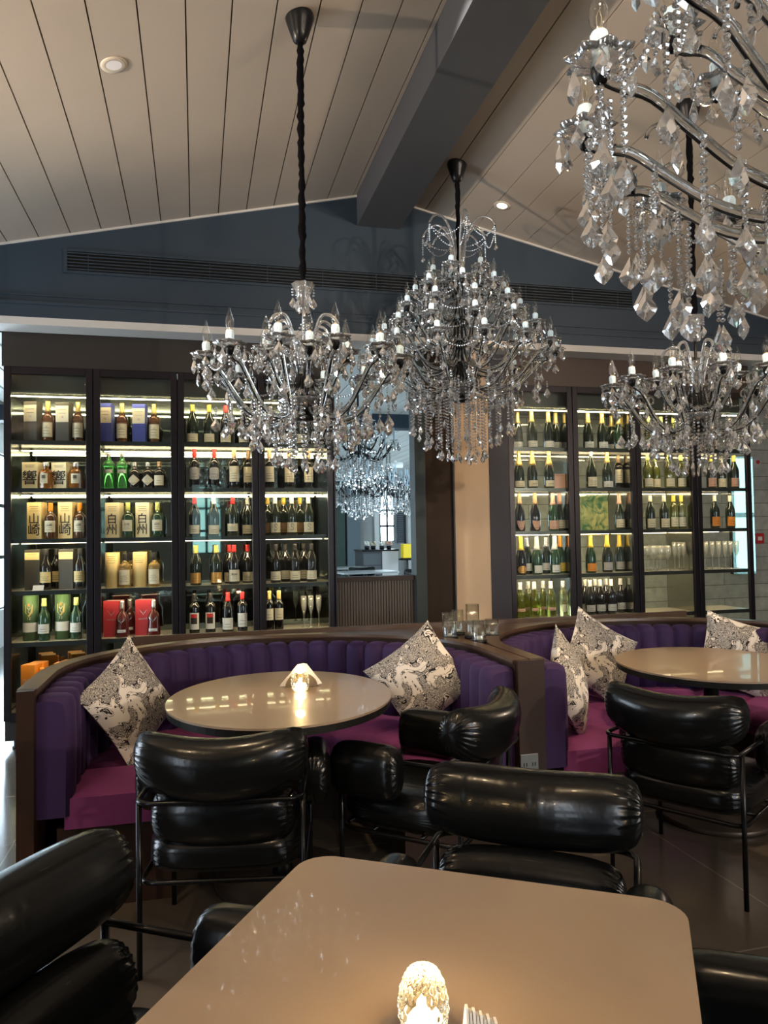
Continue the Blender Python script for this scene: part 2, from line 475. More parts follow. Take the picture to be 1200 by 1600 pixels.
# gable wall bulkhead with underside
mb = MB()
zb = 2.885
poly = [(-4, zb), (6.8, zb), (6.8, RA + RB * 6.8 + .1), (RX, LA + LB * RX + .1), (-4, LA - LB * 4 + .1)]
vs = [(px, GY, pz) for px, pz in poly] + [(px, 5.56, pz) for px, pz in poly]
n = 5
mb.add(vs, [tuple(range(n)), tuple(range(n, 2 * n))[::-1]] + [(i, n + i, n + (i + 1) % n, (i + 1) % n) for i in range(1, n)], 0)
mb.add(vs, [(0, n, n + 1, 1)], 1)
struct('wall_gable', mb, [SLATE, OFFW])
mb = MB()
mb.box(-4, 6.8, GY - .012, 5.49, 2.835, 2.885, 1)
mb.box(-4, 6.8, GY - .012, GY, 2.885, 2.97)
mb.box(-4, 6.8, GY - .022, GY, 2.97, 2.99)
mb.box(-4, 6.8, GY - .012, GY, 3.03, 3.04)
struct('trim_2', mb, [SLATE, OFFW])
# thin white cornice line where planks meet the gable wall
mb = MB()
for xa, xb, a, b in ((-4, 1.17, LA, LB), (1.49, 6.8, RA, RB)):
    mb.add([(xx, yy, a + b * xx + dz) for xx in (xa, xb) for yy in (GY - .012, GY) for dz in (-.014, .0)],
           [(0, 1, 3, 2), (4, 6, 7, 5), (0, 4, 5, 1), (2, 3, 7, 6), (0, 2, 6, 4), (1, 5, 7, 3)], 0)
struct('trim_3', mb, OFFW)
# side walls of the main room with daylight windows
def wall_with_windows(name, axis, pos, a0, a1, z0, z1, wins, m, th=.12):
    mb = MB()
    cuts = sorted(wins)
    cur = a0
    def bx(u0, u1, w0, w1):
        if axis == 'x':
            mb.box(pos - th / 2, pos + th / 2, u0, u1, w0, w1)
        else:
            mb.box(u0, u1, pos - th / 2, pos + th / 2, w0, w1)
    for (u0, u1, w0, w1) in cuts:
        bx(cur, u0, z0, z1)
        bx(u0, u1, z0, w0)
        bx(u0, u1, w1, z1)
        cur = u1
    bx(cur, a1, z0, z1)
    return struct(name, mb, m)
DAY = mat('daylight_pane', (.8, .9, 1), .5, emit=WINDOW_POWER, ecol=(.75, .88, 1))
DAYF = mat('far_daylight_pane', (.8, .9, 1), .5, emit=FAR_WINDOW_POWER, ecol=(.68, .87, 1))
WCOUNT = [0]
def window(axis, pos, w, m, out, nx=2, nz=3):
    u0, u1, w0, w1 = w
    WCOUNT[0] += 1
    mb = MB()
    def bx(a, b, c, d, t0, t1, mi):
        if axis == 'x':
            mb.box(pos + t0, pos + t1, a, b, c, d, mi)
        else:
            mb.box(a, b, pos + t0, pos + t1, c, d, mi)
    bx(u0, u1, w0, w1, out * .03, out * .03 + .01, 0)
    f = .05
    for k in range(nx + 1):
        c = u0 + (u1 - u0) * k / nx
        bx(max(u0, c - f / 2), min(u1, c + f / 2), w0, w1, -.03, .03, 1)
    for k in range(nz + 1):
        c = w0 + (w1 - w0) * k / nz
        bx(u0, u1, max(w0, c - f / 2), min(w1, c + f / 2), -.03, .03, 1)
    struct('window_%d' % WCOUNT[0], mb, [m, BLKP])
ww = [(-.1, .5, 1.1, 2.5), (3.2, 4.4, .9, 2.7), (4.8, 5.9, .9, 2.7)]  # right pair added out of view as a bright source for the crystals
wall_with_windows('wall_front', 'y', -4.1, -4, 6.8, 0, 4.2, ww, WALLM)
for w in ww:
    window('y', -4.1, w, DAY if w[0] > 0 else mat('added_glare_pane', (.5, .7, .7), .5, emit=1.0, ecol=(.55, .9, .9)), -1)  # dim teal pane added for the glare mirrored in the left cabinets
ww = [(-1.6, -.6, .4, 2.4), (3.4, 5.3, .3, 2.5)]
wall_with_windows('wall_left', 'x', -3.4, -4.2, 5.56, 0, 3.1, ww, WALLM)
for w in ww:
    window('x', -3.4, w, DAY, -1)
mb = MB(); mb.box(6.3, 6.42, -4.2, 6.5, 0, 3.1)
struct('wall_right', mb, WALLM)
# ------------------------------------------------------------------ air vent in the gable wall
vent = thing('air_vent', 'long black linear air vent in the slate blue gable wall', 'vent', (1.3, GY, 3.21))
x0, x1, z0, z1 = -.826 - 1.3, 3.438 - 1.3, 3.215 - 3.21, 3.346 - 3.21
mb = MB(); mb.box(x0, x1, -.004, -.001, z0, z1); mb.build('backing', mat('vent_void', (.002, .002, .002), .9), vent)
mb = MB()
f = .025
mb.box(x0 - f, x1 + f, -.012, 0, z1, z1 + f * .7); mb.box(x0 - f, x1 + f, -.012, 0, z0 - f * .7, z0)
mb.box(x0 - f, x0, -.012, 0, z0, z1); mb.box(x1, x1 + f, -.012, 0, z0, z1)
mb.build('frame', SLATE, vent)
ns = 6
for i in range(ns):
    mb = MB()
    zc = z0 + (i + .5) * (z1 - z0) / ns
    mb.box(x0, x1, -.016, -.006, zc - .003, zc + .003)
    mb.build('slat', mat('vent_slat', (.03, .045, .062), .45), vent)
mb = MB()
k = x0 + .13
while k < x1:
    mb.box(k, k + .004, -.010, -.005, z0, z1)
    k += .40
_o = mb.build('grille_rods', mat('vent_slat', (.03, .045, .062), .45), vent)
_o['kind'] = 'stuff'
UPN = dict(zip([u[0] for u in UPL], ['on the left wall nearer the cabinets', 'on the left wall nearer the camera end', 'on the right wall at the camera end', 'on the right wall nearer the cabinets', 'left one of two behind the camera', 'right one of two behind the camera']))
for (q, t_, e_, s_) in UPL:  # fixture bodies for the added uplighters
    o = thing('added_uplighter', 'added unseen uplighter aimed at the ceiling, ' + UPN[q], 'wall lamp', (q[0], q[1], q[2] - .12))
    mb = MB(); mb.lathe([(0, 0), (.06, 0), (.07, .08), (.066, .08), (.055, .01), (0, .01)], 20); mb.build('shade', BLACK, o)
    mb = MB()
    if q[0] == 6.15: mb.box(0, .09, -.02, .02, .01, .03)
    elif q[0] == -3.1: mb.box(-.24, 0, -.02, .02, .01, .03)
    else: mb.box(-.02, .02, -.14, 0, .01, .03)
    mb.build('bracket', BLACK, o)
# ------------------------------------------------------------------ recessed downlights
def downlight(x, y, label, on=False):
    t = thing('recessed_downlight', label, 'downlight', (x, y, ceil_z(x)))
    s = LB if x < RX else RB
    t.rotation_euler = (0, -math.atan(s), 0)
    mb = MB(); mb.lathe([(.035, -.002), (.058, -.006), (.06, -.001), (.06, .0)], 24); mb.build('trim_ring', mat('ring_paint', (.5, .44, .36), .5), t)
    mb = MB(); mb.lathe([(0, -.0035), (.036, -.0035)], 24)
    mb.build('diffuser', mat('diffuser_on', (1, .9, .75), .5, emit=6, ecol=(1, .8, .55)) if on else mat('diffuser', (.75, .72, .74), .4), t)
downlight(-.349, 3.523, 'round recessed downlight in the left slope of the plank ceiling')
wheres = ['above the gap between the booths', 'above the purple booth on the right', 'above the left booth opening', 'near the right end of the ceiling',
          'close to the gable wall above the beige panel', 'above the near end of the square table', 'left of the nearest armchair', 'right of the square table', 'added to brighten the left chandelier', 'added to brighten the tallest chandelier', 'added to brighten the right chandelier', 'behind the camera, added to brighten the nearest chandelier']
for (p, t_, e_, s_), w in zip(DOWN, wheres):
    downlight(p[0], p[1], 'small lit recessed downlight ' + w, True)
# ------------------------------------------------------------------ panels between the cabinets
def panel(name, x0, x1, y0, y1, z0, z1, m):
    mb = MB(); mb.box(x0, x1, y0, y1, z0, z1)
    return struct(name, mb, m)
panel('trim_4', 1.627, 1.711, 5.46, 5.6, 0, 2.885, mat('post_slate', (.035, .045, .044), .55, spec=.25))
panel('wall_brown_panel', 1.711, 1.94, 5.5, 5.56, 0, 2.885, BROWNP)
panel('trim_5', 1.94, 1.952, 5.47, 5.56, 0, 2.885, CABD)
panel('wall_beige_panel', 1.952, 2.252, 5.5, 5.56, 0, 2.885, BEIGE)
panel('trim_6', 2.252, 2.419, 5.49, 5.56, 0, 2.885, GREYP)
panel('trim_7', 1.002, 1.012, 5.47, 5.56, 0, 2.885, CABM)
# header panels over the cabinets
panel('trim_8', -1.275, 1.002, 5.5, 5.56, 2.6, 2.885, mat('header_panel', (.018, .014, .011), .45))
panel('trim_9', 2.419, 4.70, 5.5, 5.56, 2.6, 2.885, mat('header_panel_warm', (.05, .028, .018), .45))
# low partition with vertical flutes under the opening
mb = MB()
mb.box(1.012, 1.627, 5.53, 5.6, 0, 1.06)
k = 1.016
while k < 1.62:
    mb.box(k, k + .013, 5.52, 5.53, 0, 1.06)
    k += .0215
mb.box(1.005, 1.632, 5.5, 5.62, 1.06, 1.095, 1)
struct('wall_partition', mb, [mat('fluted_wood', (.07, .05, .035), .45), WOOD])
# ------------------------------------------------------------------ stone wall behind the right cabinets
def stone_mat():
    m, nt, N, L = node_mat('stone_wall')
    b = N['Principled BSDF']
    tc = N.new('ShaderNodeTexCoord')
    sp = N.new('ShaderNodeSeparateXYZ'); cb = N.new('ShaderNodeCombineXYZ')
    L.new(tc.outputs['Object'], sp.inputs[0]); L.new(sp.outputs[0], cb.inputs[0]); L.new(sp.outputs[2], cb.inputs[1])
    br = N.new('ShaderNodeTexBrick')
    br.inputs['Color1'].default_value = (.62, .62, .55, 1)
    br.inputs['Color2'].default_value = (.5, .5, .45, 1)
    br.inputs['Mortar'].default_value = (.25, .24, .22, 1)
    br.inputs['Scale'].default_value = 1
    br.inputs['Mortar Size'].default_value = .004
    br.inputs['Brick Width'].default_value = .62
    br.inputs['Row Height'].default_value = .14
    L.new(cb.outputs[0], br.inputs[0])
    nz = N.new('ShaderNodeTexNoise'); nz.inputs['Scale'].default_value = 14; nz.inputs['Detail'].default_value = 8
    L.new(tc.outputs['Object'], nz.inputs['Vector'])
    mx = N.new('ShaderNodeMix'); mx.data_type = 'RGBA'; mx.blend_type = 'MULTIPLY'; mx.inputs[0].default_value = .6
    L.new(br.outputs[0], mx.inputs[6]); L.new(nz.outputs['Fac'], mx.inputs[7])
    L.new(mx.outputs[2], b.inputs['Base Color'])
    bp = N.new('ShaderNodeBump'); bp.inputs['Strength'].default_value = .4; bp.inputs['Distance'].default_value = .02
    L.new(nz.outputs['Fac'], bp.inputs['Height']); L.new(bp.outputs[0], b.inputs['Normal'])
    b.inputs['Roughness'].default_value = .8
    return m
mb = MB(); mb.box(2.45, 6.8, 6.6, 6.7, 0, 2.78)
struct('wall_stone', mb, stone_mat())
mb = MB(); mb.box(2.45, 6.8, 6.56, 6.7, 2.78, 3.0)
struct('trim_10', mb, OFFW)
# ------------------------------------------------------------------ room beyond the opening
mb = MB()
mb.box(-4, 8, 5.56, 19.5, 3.02, 3.1, 1)
k = -4
while k < 8:
    mb.box(k + .014, k + .2, 5.56, 19.5, 3.0, 3.02, 0)
    k += .206
struct('ceiling_beyond', mb, [mat('far_plank', (.6, .62, .6), .6), PLANKD])
mb = MB(); mb.box(-4, 8, 9.4, 9.65, 2.82, 3.0); struct('trim_11', mb, SLATE)
FWALL = mat('far_wall', (.33, .34, .33), .7)
fw_w = [(4.72, 5.12, 1.25, 2.5)]
wall_with_windows('wall_far', 'y', 19.2, -4, 8, 0, 3.1, fw_w, FWALL)
window('y', 19.2, fw_w[0], DAYF, 1)
ww = [(6.4, 8.2, .5, 2.6), (9.9, 11.9, .5, 2.6), (12.9, 15.0, .5, 2.6)]
wall_with_windows('wall_far_left', 'x', -2.6, 5.56, 19.2, 0, 3.1, ww, WHITE)
for w in ww:
    window('x', -2.6, w, DAYF, -1)
ww = [(7.6, 9.2, .6, 2.6), (10.4, 12.4, .6, 2.6), (13.4, 15.4, .6, 2.6)]
wall_with_windows('wall_far_right', 'x', 7.2, 6.7, 19.2, 0, 3.1, ww, FWALL)
for w in ww:
    window('x', 7.2, w, DAYF, 1)
# tall glazed strip on the stone wall at the right end
window('y', 6.56, (5.34, 5.60, .95, 2.16), mat('teal_pane', (.5, .8, .85), .5, emit=1.1, ecol=(.45, .85, .9)), -1, 1, 2)
panel('trim_12', 4.55, 4.67, 19.05, 19.13, 0, 3.0, WHITE)
panel('trim_13', 5.42, 5.62, 18.9, 19.1, 0, 3.0, WHITE)
panel('trim_14', 3.40, 3.74, 19.0, 19.12, 0, 3.0, mat('dark_green_panel', (.03, .06, .045), .6))
panel('trim_15', 3.80, 4.15, 19.0, 19.12, 0, 3.0, mat('slate_panel_far', (.12, .16, .18), .6))
# ------------------------------------------------------------------ curved booths
BN = 30
def booth_path(cx, a, b, n, y0=3.04, yc=3.4):
    """points along the U of a booth, from the left leg over the back to the right leg, with equal steps"""
    raw = [(cx - a, y0 + (yc - y0) * k / 20) for k in range(20)]
    raw += [(cx - a * math.cos(t * PI / 200), yc + b * math.sin(t * PI / 200)) for t in range(201)]
    raw += [(cx + a, yc - (yc - y0) * (k + 1) / 20) for k in range(20)]
    d = [0]
    for p, q in zip(raw[:-1], raw[1:]):
        d.append(d[-1] + math.hypot(q[0] - p[0], q[1] - p[1]))
    out, j = [], 0
    for i in range(n + 1):
        s = d[-1] * i / n
        while j < len(d) - 2 and d[j + 1] < s:
            j += 1
        t = (s - d[j]) / max(1e-9, d[j + 1] - d[j])
        out.append((raw[j][0] + (raw[j + 1][0] - raw[j][0]) * t, raw[j][1] + (raw[j + 1][1] - raw[j][1]) * t))
    return out
def normals(P):
    out = []
    for i in range(len(P)):
        a, b = P[max(0, i - 1)], P[min(len(P) - 1, i + 1)]
        t = Vector((b[0] - a[0], b[1] - a[1])).normalized()
        out.append(Vector((t.y, -t.x)))   # inward (to the right of travel)
    return out
def section_sweep(mb, P, sec, mi=0, smooth=True, cap=True):
    """sec(i) -> list of (inward offset, z); closed section"""
    Nn = normals(P)
    rows = []
    for i, (p, nn) in enumerate(zip(P, Nn)):
        rows.append([(p[0] + nn.x * o, p[1] + nn.y * o, z) for o, z in sec(i)])
    mb.grid(rows, mi, smooth, closed=True)
    if cap:
        k = len(rows[0])
        mb.add(rows[0], [tuple(range(k))[::-1]], mi)
        mb.add(rows[-1], [tuple(range(k))], mi)
def booth(cx, label):
    t = thing('curved_booth', label, 'booth', (0, 0, 0))
    P = booth_path(cx, 1.02, .91, 80)
    mb = MB(); section_sweep(mb, P, lambda i: [(0, .0), (.05, .0), (.05, .83), (0, .83)], 0, False)
    mb.build('wood_shell', WOOD, t)
    mb = MB(); section_sweep(mb, P, lambda i: [(-.012, .828), (.06, .828), (.062, .836), (.06, .85), (-.012, .85)], 0, False)
    mb.build('top_rail', WOODR, t)
    # channelled backrest
    K = 8
    P = booth_path(cx, .965, .855, BN * K, y0=3.05)
    def sec(i):
        w = abs(math.sin(PI * (i % K) / K)) ** .35 if i % K else 0
        d = .10 + .028 * w
        zt = .795 + .018 * w
        r = .03
        return [(0, .36), (0, zt), (.03, zt + .004), (d - r, zt), (d - r * .3, zt - r * .35), (d, zt - r * 1.3), (d + .004, .62), (d, .36)]
    mb = MB(); section_sweep(mb, P, sec)
    mb.build('backrest', VEL, t)
    # seat with radial seams
    P = booth_path(cx, .87, .76, 9 * 10, y0=3.06)
    def sec2(i):
        k = i % 10
        w = 0 if k == 0 else min(1, .75 + .25 * math.sin(PI * k / 10))
        zt = .425 + .014 * w
        D = .46
        return [(0, .31), (0, zt), (D * .3, zt + .004 * w), (D * .7, zt), (D - .03, zt - .008), (D - .006, zt - .03), (D, .37), (D - .01, .31)]
    mb = MB(); section_sweep(mb, P, sec2)
    mb.build('seat', VELS, t)
    P = booth_path(cx, .9, .79, 60, y0=3.08)
    mb = MB(); section_sweep(mb, P, lambda i: [(0, 0), (.43, 0), (.43, .31), (0, .31)], 0, False)
    mb.build('plinth', WOOD, t)
    return t
b1 = booth(.377, 'purple velvet curved booth on the left, channelled back and walnut rim')
b2 = booth(2.45, 'purple velvet curved booth on the right, brighter magenta seat')
# posts closing the ends of the shells
mb = MB(); mb.box(-.648, -.588, 3.0, 3.05, 0, .85); mb.build('end_panel', WOOD, b1)
t = thing('booth_console', 'walnut console shelf between the two purple booths, glass candle holders on top', 'console')
outer1 = [p for p in booth_path(.377, 1.034, .924, 60) if p[0] > .377]
outer2 = [p for p in booth_path(2.45, 1.034, .924, 60) if p[0] < 2.45]
# split wedge into quads between the two outlines (row by row in y) so that the polygon stays convex
def outline_x(pts, y):
    best = min(pts, key=lambda p: abs(p[1] - y))
    return best[0]
rows = []
ys = [3.02 + i * (4.33 - 3.02) / 40 for i in range(41)]
fine1 = [p for p in booth_path(.377, 1.034, .924, 2400) if p[0] > .377]
fine2 = [p for p in booth_path(2.45, 1.034, .924, 2400) if p[0] < 2.45]
for y in ys:
    rows.append((outline_x(fine1, max(y, 3.05)), outline_x(fine2, max(y, 3.05)), y))
rows.append((.377, 2.45, 4.345)); rows.append((.377, 2.45, 4.39))
mb = MB()
for z0, z1, mi in ((.80, .836, 0), (0, .80, 1)):
    for (a0, a1, y0), (c0, c1, y1) in zip(rows[:-1], rows[1:]):
        vs = [(a0, y0, z0), (a1, y0, z0), (c1, y1, z0), (c0, y1, z0), (a0, y0, z1), (a1, y0, z1), (c1, y1, z1), (c0, y1, z1)]
        mb.add(vs, [(4, 5, 6, 7), (0, 4, 7, 3), (1, 2, 6, 5)], mi)
    mb.add([(rows[0][0], rows[0][2], z0), (rows[0][1], rows[0][2], z0), (rows[0][1], rows[0][2], z1), (rows[0][0], rows[0][2], z1)], [(0, 1, 2, 3)], mi)
    mb.add([(rows[-1][0], rows[-1][2], z0), (rows[-1][1], rows[-1][2], z0), (rows[-1][1], rows[-1][2], z1), (rows[-1][0], rows[-1][2], z1)], [(3, 2, 1, 0)], mi)
mb.build('worktop', [WOODR, WOOD], t)
mb = MB(); mb.box(-.35, 3.2, 4.39, 4.42, 0, .862); mb.build('back_rim', WOODR, t)
mb = MB(); mb.box(1.343, 1.468, 3.0, 3.02, 0, .85); mb.build('front_panel', WOOD, t)
o = thing('power_outlet', 'small grey power outlet plate low on the panel between the booths', 'outlet', (1.385, 3.0, .41))
mb = MB(); mb.box(-.042, .042, -.006, 0, -.04, .04); bevel(mb.build('plate', mat('outlet_grey', (.12, .14, .15), .4), o), .003)
for dx in (-.02, .02):
    for dz in (-.004,):
        mb = MB(); mb.box(dx - .008, dx - .004, -.0075, -.005, dz - .008, dz + .008); mb.box(dx + .004, dx + .008, -.0075, -.005, dz - .008, dz + .008)
        mb.build('socket', BLKP, o)
# ------------------------------------------------------------------ tables
def ellipse(a, b, n=72):
    return [(a * math.cos(2 * PI * i / n), b * math.sin(2 * PI * i / n)) for i in range(n)]
def round_table(x, y, a, b, rz, label, name='round_table'):
    t = thing(name, label, 'table', (x, y, 0), rz)
    mb = MB(); mb.prism(ellipse(a, b), .742, .75, 0); mb.prism(ellipse(a - .004, b - .004), .715, .742, 1)
    mb.build('tabletop', [TOPM, TEDGE], t)
    mb = MB(); mb.lathe([(0, .026), (.045, .026), (.04, .06), (.036, .1), (.036, .66), (.06, .69), (.14, .70), (.14, .715), (0, .715)], 32)
    mb.build('column', BLACK, t)
    mb = MB(); mb.lathe([(0, 0), (.272, 0), (.275, .006), (.275, .022), (.268, .028), (0, .03)], 48)
    mb.build('base_plate', mat('base_metal', (.06, .045, .035), .35, .4), t)
    return t
round_table(.334, 3.119, .457, .543, R(-10.5), 'round dark edged table in the left booth with napkins and a votive')
round_table(2.46, 3.2, .445, .50, R(-14), 'empty round dark edged table in the right booth')
UD = Vector((.545, .84)).normalized()
VD = Vector((UD.y, -UD.x))
def uv(u, v):
    p = UD * u + VD * v
    return (p.x, p.y)
tc = uv(1.06, -.297)
trz = math.atan2(UD.y, UD.x) - PI / 2
t = thing('square_table', 'large bronze brown square table with rounded corners in the foreground', 'table', (tc[0], tc[1], 0), trz)
def rounded(w, d, r, n=8):
    out = []
    for cx, cy, a0 in ((w / 2 - r, d / 2 - r, 0), (-w / 2 + r, d / 2 - r, 90), (-w / 2 + r, -d / 2 + r, 180), (w / 2 - r, -d / 2 + r, 270)):
        for i in range(n + 1):
            a = R(a0 + 90 * i / n)
            out.append((cx + r * math.cos(a), cy + r * math.sin(a)))
    return out
mb = MB(); mb.prism(rounded(.72, .72, .065), .742, .75, 0); mb.prism(rounded(.714, .714, .062), .715, .742, 1)
mb.build('tabletop', [TOPM, TEDGE], t)
mb = MB(); mb.lathe([(0, .026), (.045, .026), (.036, .1), (.036, .66), (.06, .69), (.14, .70), (.14, .715), (0, .715)], 32); mb.build('column', BLACK, t)
mb = MB(); mb.prism(rounded(.44, .44, .06), 0, .026); mb.build('base_plate', BLACK, t)
# ------------------------------------------------------------------ armchairs with puffy leather cushions
def cushion(L, H, T, bend=0, lift=0, ex=2.5, pl=24, amp=.11, nu=72, creases=0):
    """x = length, z = height, y = thickness"""
    mb = MB()
    rows = []
    rnd = random.Random(int(L * 1000 + H * 77))
    cr = [(rnd.uniform(-.6, .6), rnd.uniform(.0, 1.5), rnd.uniform(.3, 1)) for _ in range(creases)]
    for i in range(nu + 1):
        q = -1 + 2 * i / nu
        u = math.sin(q * PI / 2) if abs(q) < 1 else q
        u = .5 * q + .5 * u
        au = abs(u)
        s = max(0, 1 - au ** 9) ** (1 / 2.3)
        puff = 1 - .10 * au ** 3
        w = math.exp(-((au - .93) / .04) ** 2)
        w2 = math.exp(-((au - .84) / .07) ** 2) * .4
        row = []
        nv = 72
        for k in range(nv):
            a = 2 * PI * k / nv
            c, sn = math.cos(a), math.sin(a)
            rr = (abs(c) ** ex + abs(sn) ** ex) ** (-1 / ex)
            rr *= s * puff * (1 + amp * (w + w2) * math.sin(a * pl + (2 if u > 0 else 0)) - .02 * w)
            for (cu, ca, cs) in cr:
                da = math.atan2(math.sin(a - ca), math.cos(a - ca))
                rr *= 1 - .022 * cs * math.exp(-((u - cu) / .018) ** 2 - (da / .35) ** 2)
            row.append((u * L / 2, rr * T / 2 * c + bend * u * u, rr * H / 2 * sn + lift * u * u))
        rows.append(row)
    mb.grid(rows, 0, True, closed=True)
    return mb
def remap(mb, f):
    mb.v = [f(p) for p in mb.v]
    return mb
ME = {}
ME['upper'] = cushion(.565, .20, .155, bend=.075, lift=.026, ex=2.3, creases=9).mesh('upper_back_cushion', LEATHER)
ME['lower'] = cushion(.48, .185, .13, bend=.035, ex=2.3, creases=4).mesh('lower_back_cushion', LEATHER)
ME['seat'] = remap(cushion(.53, .52, .155, ex=3.2, pl=24, amp=.05, creases=5), lambda p: (p[0], p[2], p[1])).mesh('seat_cushion', LEATHER)
ME['arm'] = remap(cushion(.29, .20, .125, ex=2.6, pl=18, amp=.05), lambda p: (p[1], p[0], p[2])).mesh('arm_cushion', LEATHER)
mb = MB(); mb.tube([(0, 0, 0), (0, 0, .57)], .0095, 10); ME['leg'] = mb.mesh('leg', TUBE)
def ring(z, x=.262, y0=-.235, y1=.225, r=.05, closed=False):
    pts = []
    for cx, cy, a0 in ((-x + r, y1 - r, 90), (-x + r, y0 + r, 180), (x - r, y0 + r, 270), (x - r, y1 - r, 0)):
        for i in range(7):
            a = R(a0 + 90 * i / 6)
            pts.append((cx + r * math.cos(a), cy + r * math.sin(a), z))
    if closed:
        pts.append(pts[0])
    return pts
mb = MB(); mb.tube(ring(.57, y0=-.315)[6:-6], .0085, 10); mb.tube(ring(.30, y0=-.262, closed=True), .009, 10)
mb.tube([(-.262, -.1, .30), (.262, -.1, .30)], .008, 8); mb.tube([(-.262, .1, .30), (.262, .1, .30)], .008, 8)
ME['frame'] = mb.mesh('tube_frame', TUBE)
def armchair(x, y, fx, fy, label, group=None):
    rz = math.atan2(-fx, fy)
    t = thing('armchair', label, 'armchair', (x, y, 0), rz, group)
    c = put('upper_back_cushion', ME['upper'], t, (0, -.30, .664)); c.rotation_euler = (R(10), 0, 0)
    put('lower_back_cushion', ME['lower'], t, (0, -.225, .488)).rotation_euler = (R(8), 0, 0)
    put('seat_cushion', ME['seat'], t, (0, .0, .37))
    for s in (-1, 1):
        put('arm_cushion', ME['arm'], t, (s * .285, .10, .535))
        put('leg', ME['leg'], t, (s * .262, -.262, 0))
        put('leg', ME['leg'], t, (s * .262, .225, 0))
    put('tube_frame', ME['frame'], t)
    return t
G = 'black puffy leather armchairs'
armchair(.12, 2.75, .19, .98, 'black leather armchair seen from behind at the left round table', G)
armchair(.87, 2.87, -.74, .67, 'black leather armchair turned sideways between left round table and walnut panel', G)
c3 = uv(1.74, -.285)
armchair(c3[0], c3[1], -UD.x, -UD.y, 'black leather armchair facing the far side of the square table', G)
armchair(2.03, 2.74, .84, .54, 'black leather armchair at the right round table, thin leg showing', G)
c6 = uv(1.10, -.86)
armchair(c6[0], c6[1], VD.x, VD.y, 'closest black leather armchair, cut off by the left edge', G)
c7 = uv(1.2, .27)
armchair(c7[0], c7[1], -VD.x, -VD.y, 'black leather armchair showing only an arm right of the square table', G)
# ------------------------------------------------------------------ patterned throw pillows
def pillow_mat():
    m, nt, N, L = node_mat('ink_print_fabric')
    b = N['Principled BSDF']
    b.inputs['Roughness'].default_value = .85
    tc = N.new('ShaderNodeTexCoord')
    def noise(scale, detail, dist=0, src=None):
        n = N.new('ShaderNodeTexNoise')
        n.inputs['Scale'].default_value = scale
        n.inputs['Detail'].default_value = detail
        n.inputs['Distortion'].default_value = dist
        L.new(src or tc.outputs['Object'], n.inputs['Vector'])
        return n.outputs['Fac']
    def math_(op, a, b_=None, c=None):
        n = N.new('ShaderNodeMath')
        n.operation = op
        for i, q in enumerate((a, b_, c)):
            if q is None:
                continue
            if isinstance(q, (int, float)):
                n.inputs[i].default_value = q
            else:
                L.new(q, n.inputs[i])
        return n.outputs[0]
    body = noise(8.5, 3, 1.0)
    inside = math_('GREATER_THAN', body, .475)
    edge = math_('LESS_THAN', math_('ABSOLUTE', math_('SUBTRACT', body, .475)), .009)
    edge2 = math_('LESS_THAN', math_('ABSOLUTE', math_('SUBTRACT', body, .44)), .005)
    fine = noise(42, 2, 2.6)
    stripes = math_('LESS_THAN', math_('ABSOLUTE', math_('SUBTRACT', math_('FRACT', math_('MULTIPLY', fine, 8.0)), .5)), .31)
    ink = math_('MAXIMUM', math_('MULTIPLY', inside, stripes), math_('MAXIMUM', edge, edge2))
    vor = N.new('ShaderNodeTexVoronoi')
    vor.inputs['Scale'].default_value = 26
    L.new(tc.outputs['Object'], vor.inputs['Vector'])
    dots = math_('MULTIPLY', math_('LESS_THAN', vor.outputs['Distance'], .16), math_('LESS_THAN', body, .42))
    ink = math_('MAXIMUM', ink, dots)
    mx = N.new('ShaderNodeMix')
    mx.data_type = 'RGBA'
    mx.inputs[6].default_value = (.72, .67, .61, 1)
    mx.inputs[7].default_value = (.012, .011, .014, 1)
    L.new(ink, mx.inputs[0])
    L.new(mx.outputs[2], b.inputs['Base Color'])
    return m
PIL = pillow_mat()
def pillow(name, center, upv, nrm, label, size=.40, off=0, thick=.15):
    n = Vector(nrm).normalized()
    u = Vector(upv)
    u = (u - n * u.dot(n)).normalized()
    r = u.cross(n)
    rows_f, rows_b = [], []
    K = 24
    mb = MB()
    for side in (1, -1):
        rows = []
        for i in range(K + 1):
            a = -1 + 2 * i / K
            row = []
            for j in range(K + 1):
                b = -1 + 2 * j / K
                x = a * (1 - .10 * (1 - b * b) * abs(a)) * size / 2
                y = b * (1 - .10 * (1 - a * a) * abs(b)) * size / 2
                h = thick / 2 * (max(0, (1 - a * a) * (1 - b * b))) ** .55
                h += .004 * math.sin(9 * a + 5 * b) * (1 - a * a) * (1 - b * b)
                row.append(((x + y) * .7071 + off * 0, (y - x) * .7071, side * h))
            rows.append(row if side == 1 else row[::-1])
        mb.grid(rows, 0, True)
    me = mb.mesh('throw_pillow', PIL)
    o = put('throw_pillow', me)
    mm = Matrix((r, u, n)).transposed().to_4x4()
    mm.translation = Vector(center)
    o.matrix_world = mm
    o['label'] = label
    o['category'] = 'pillow'
    o['group'] = 'tiger print throw pillows'
    return o
pillow('p', (-.29, 3.50, .685), (.05, .3, 1), (.78, -.62, .28), 'black and white print pillow propped in the left corner of the left booth', .43)
pillow('p', (1.06, 3.52, .70), (.25, .3, 1), (-.35, -.9, .32), 'black and white print pillow leaning at the right of the left round table', .41)
pillow('p', (1.745, 3.30, .67), (-.22, .12, 1), (.78, -.64, .2), 'narrow looking print pillow against the left arm of the right booth', .42)
pillow('p', (2.23, 3.86, .685), (-.28, .3, 1), (.15, -.95, .3), 'print pillow standing on its corner behind the left edge of the right table', .44)
pillow('p', (3.10, 3.78, .66), (-.45, .25, 1), (-.3, -.9, .3), 'print pillow half hidden behind the right round table', .44)
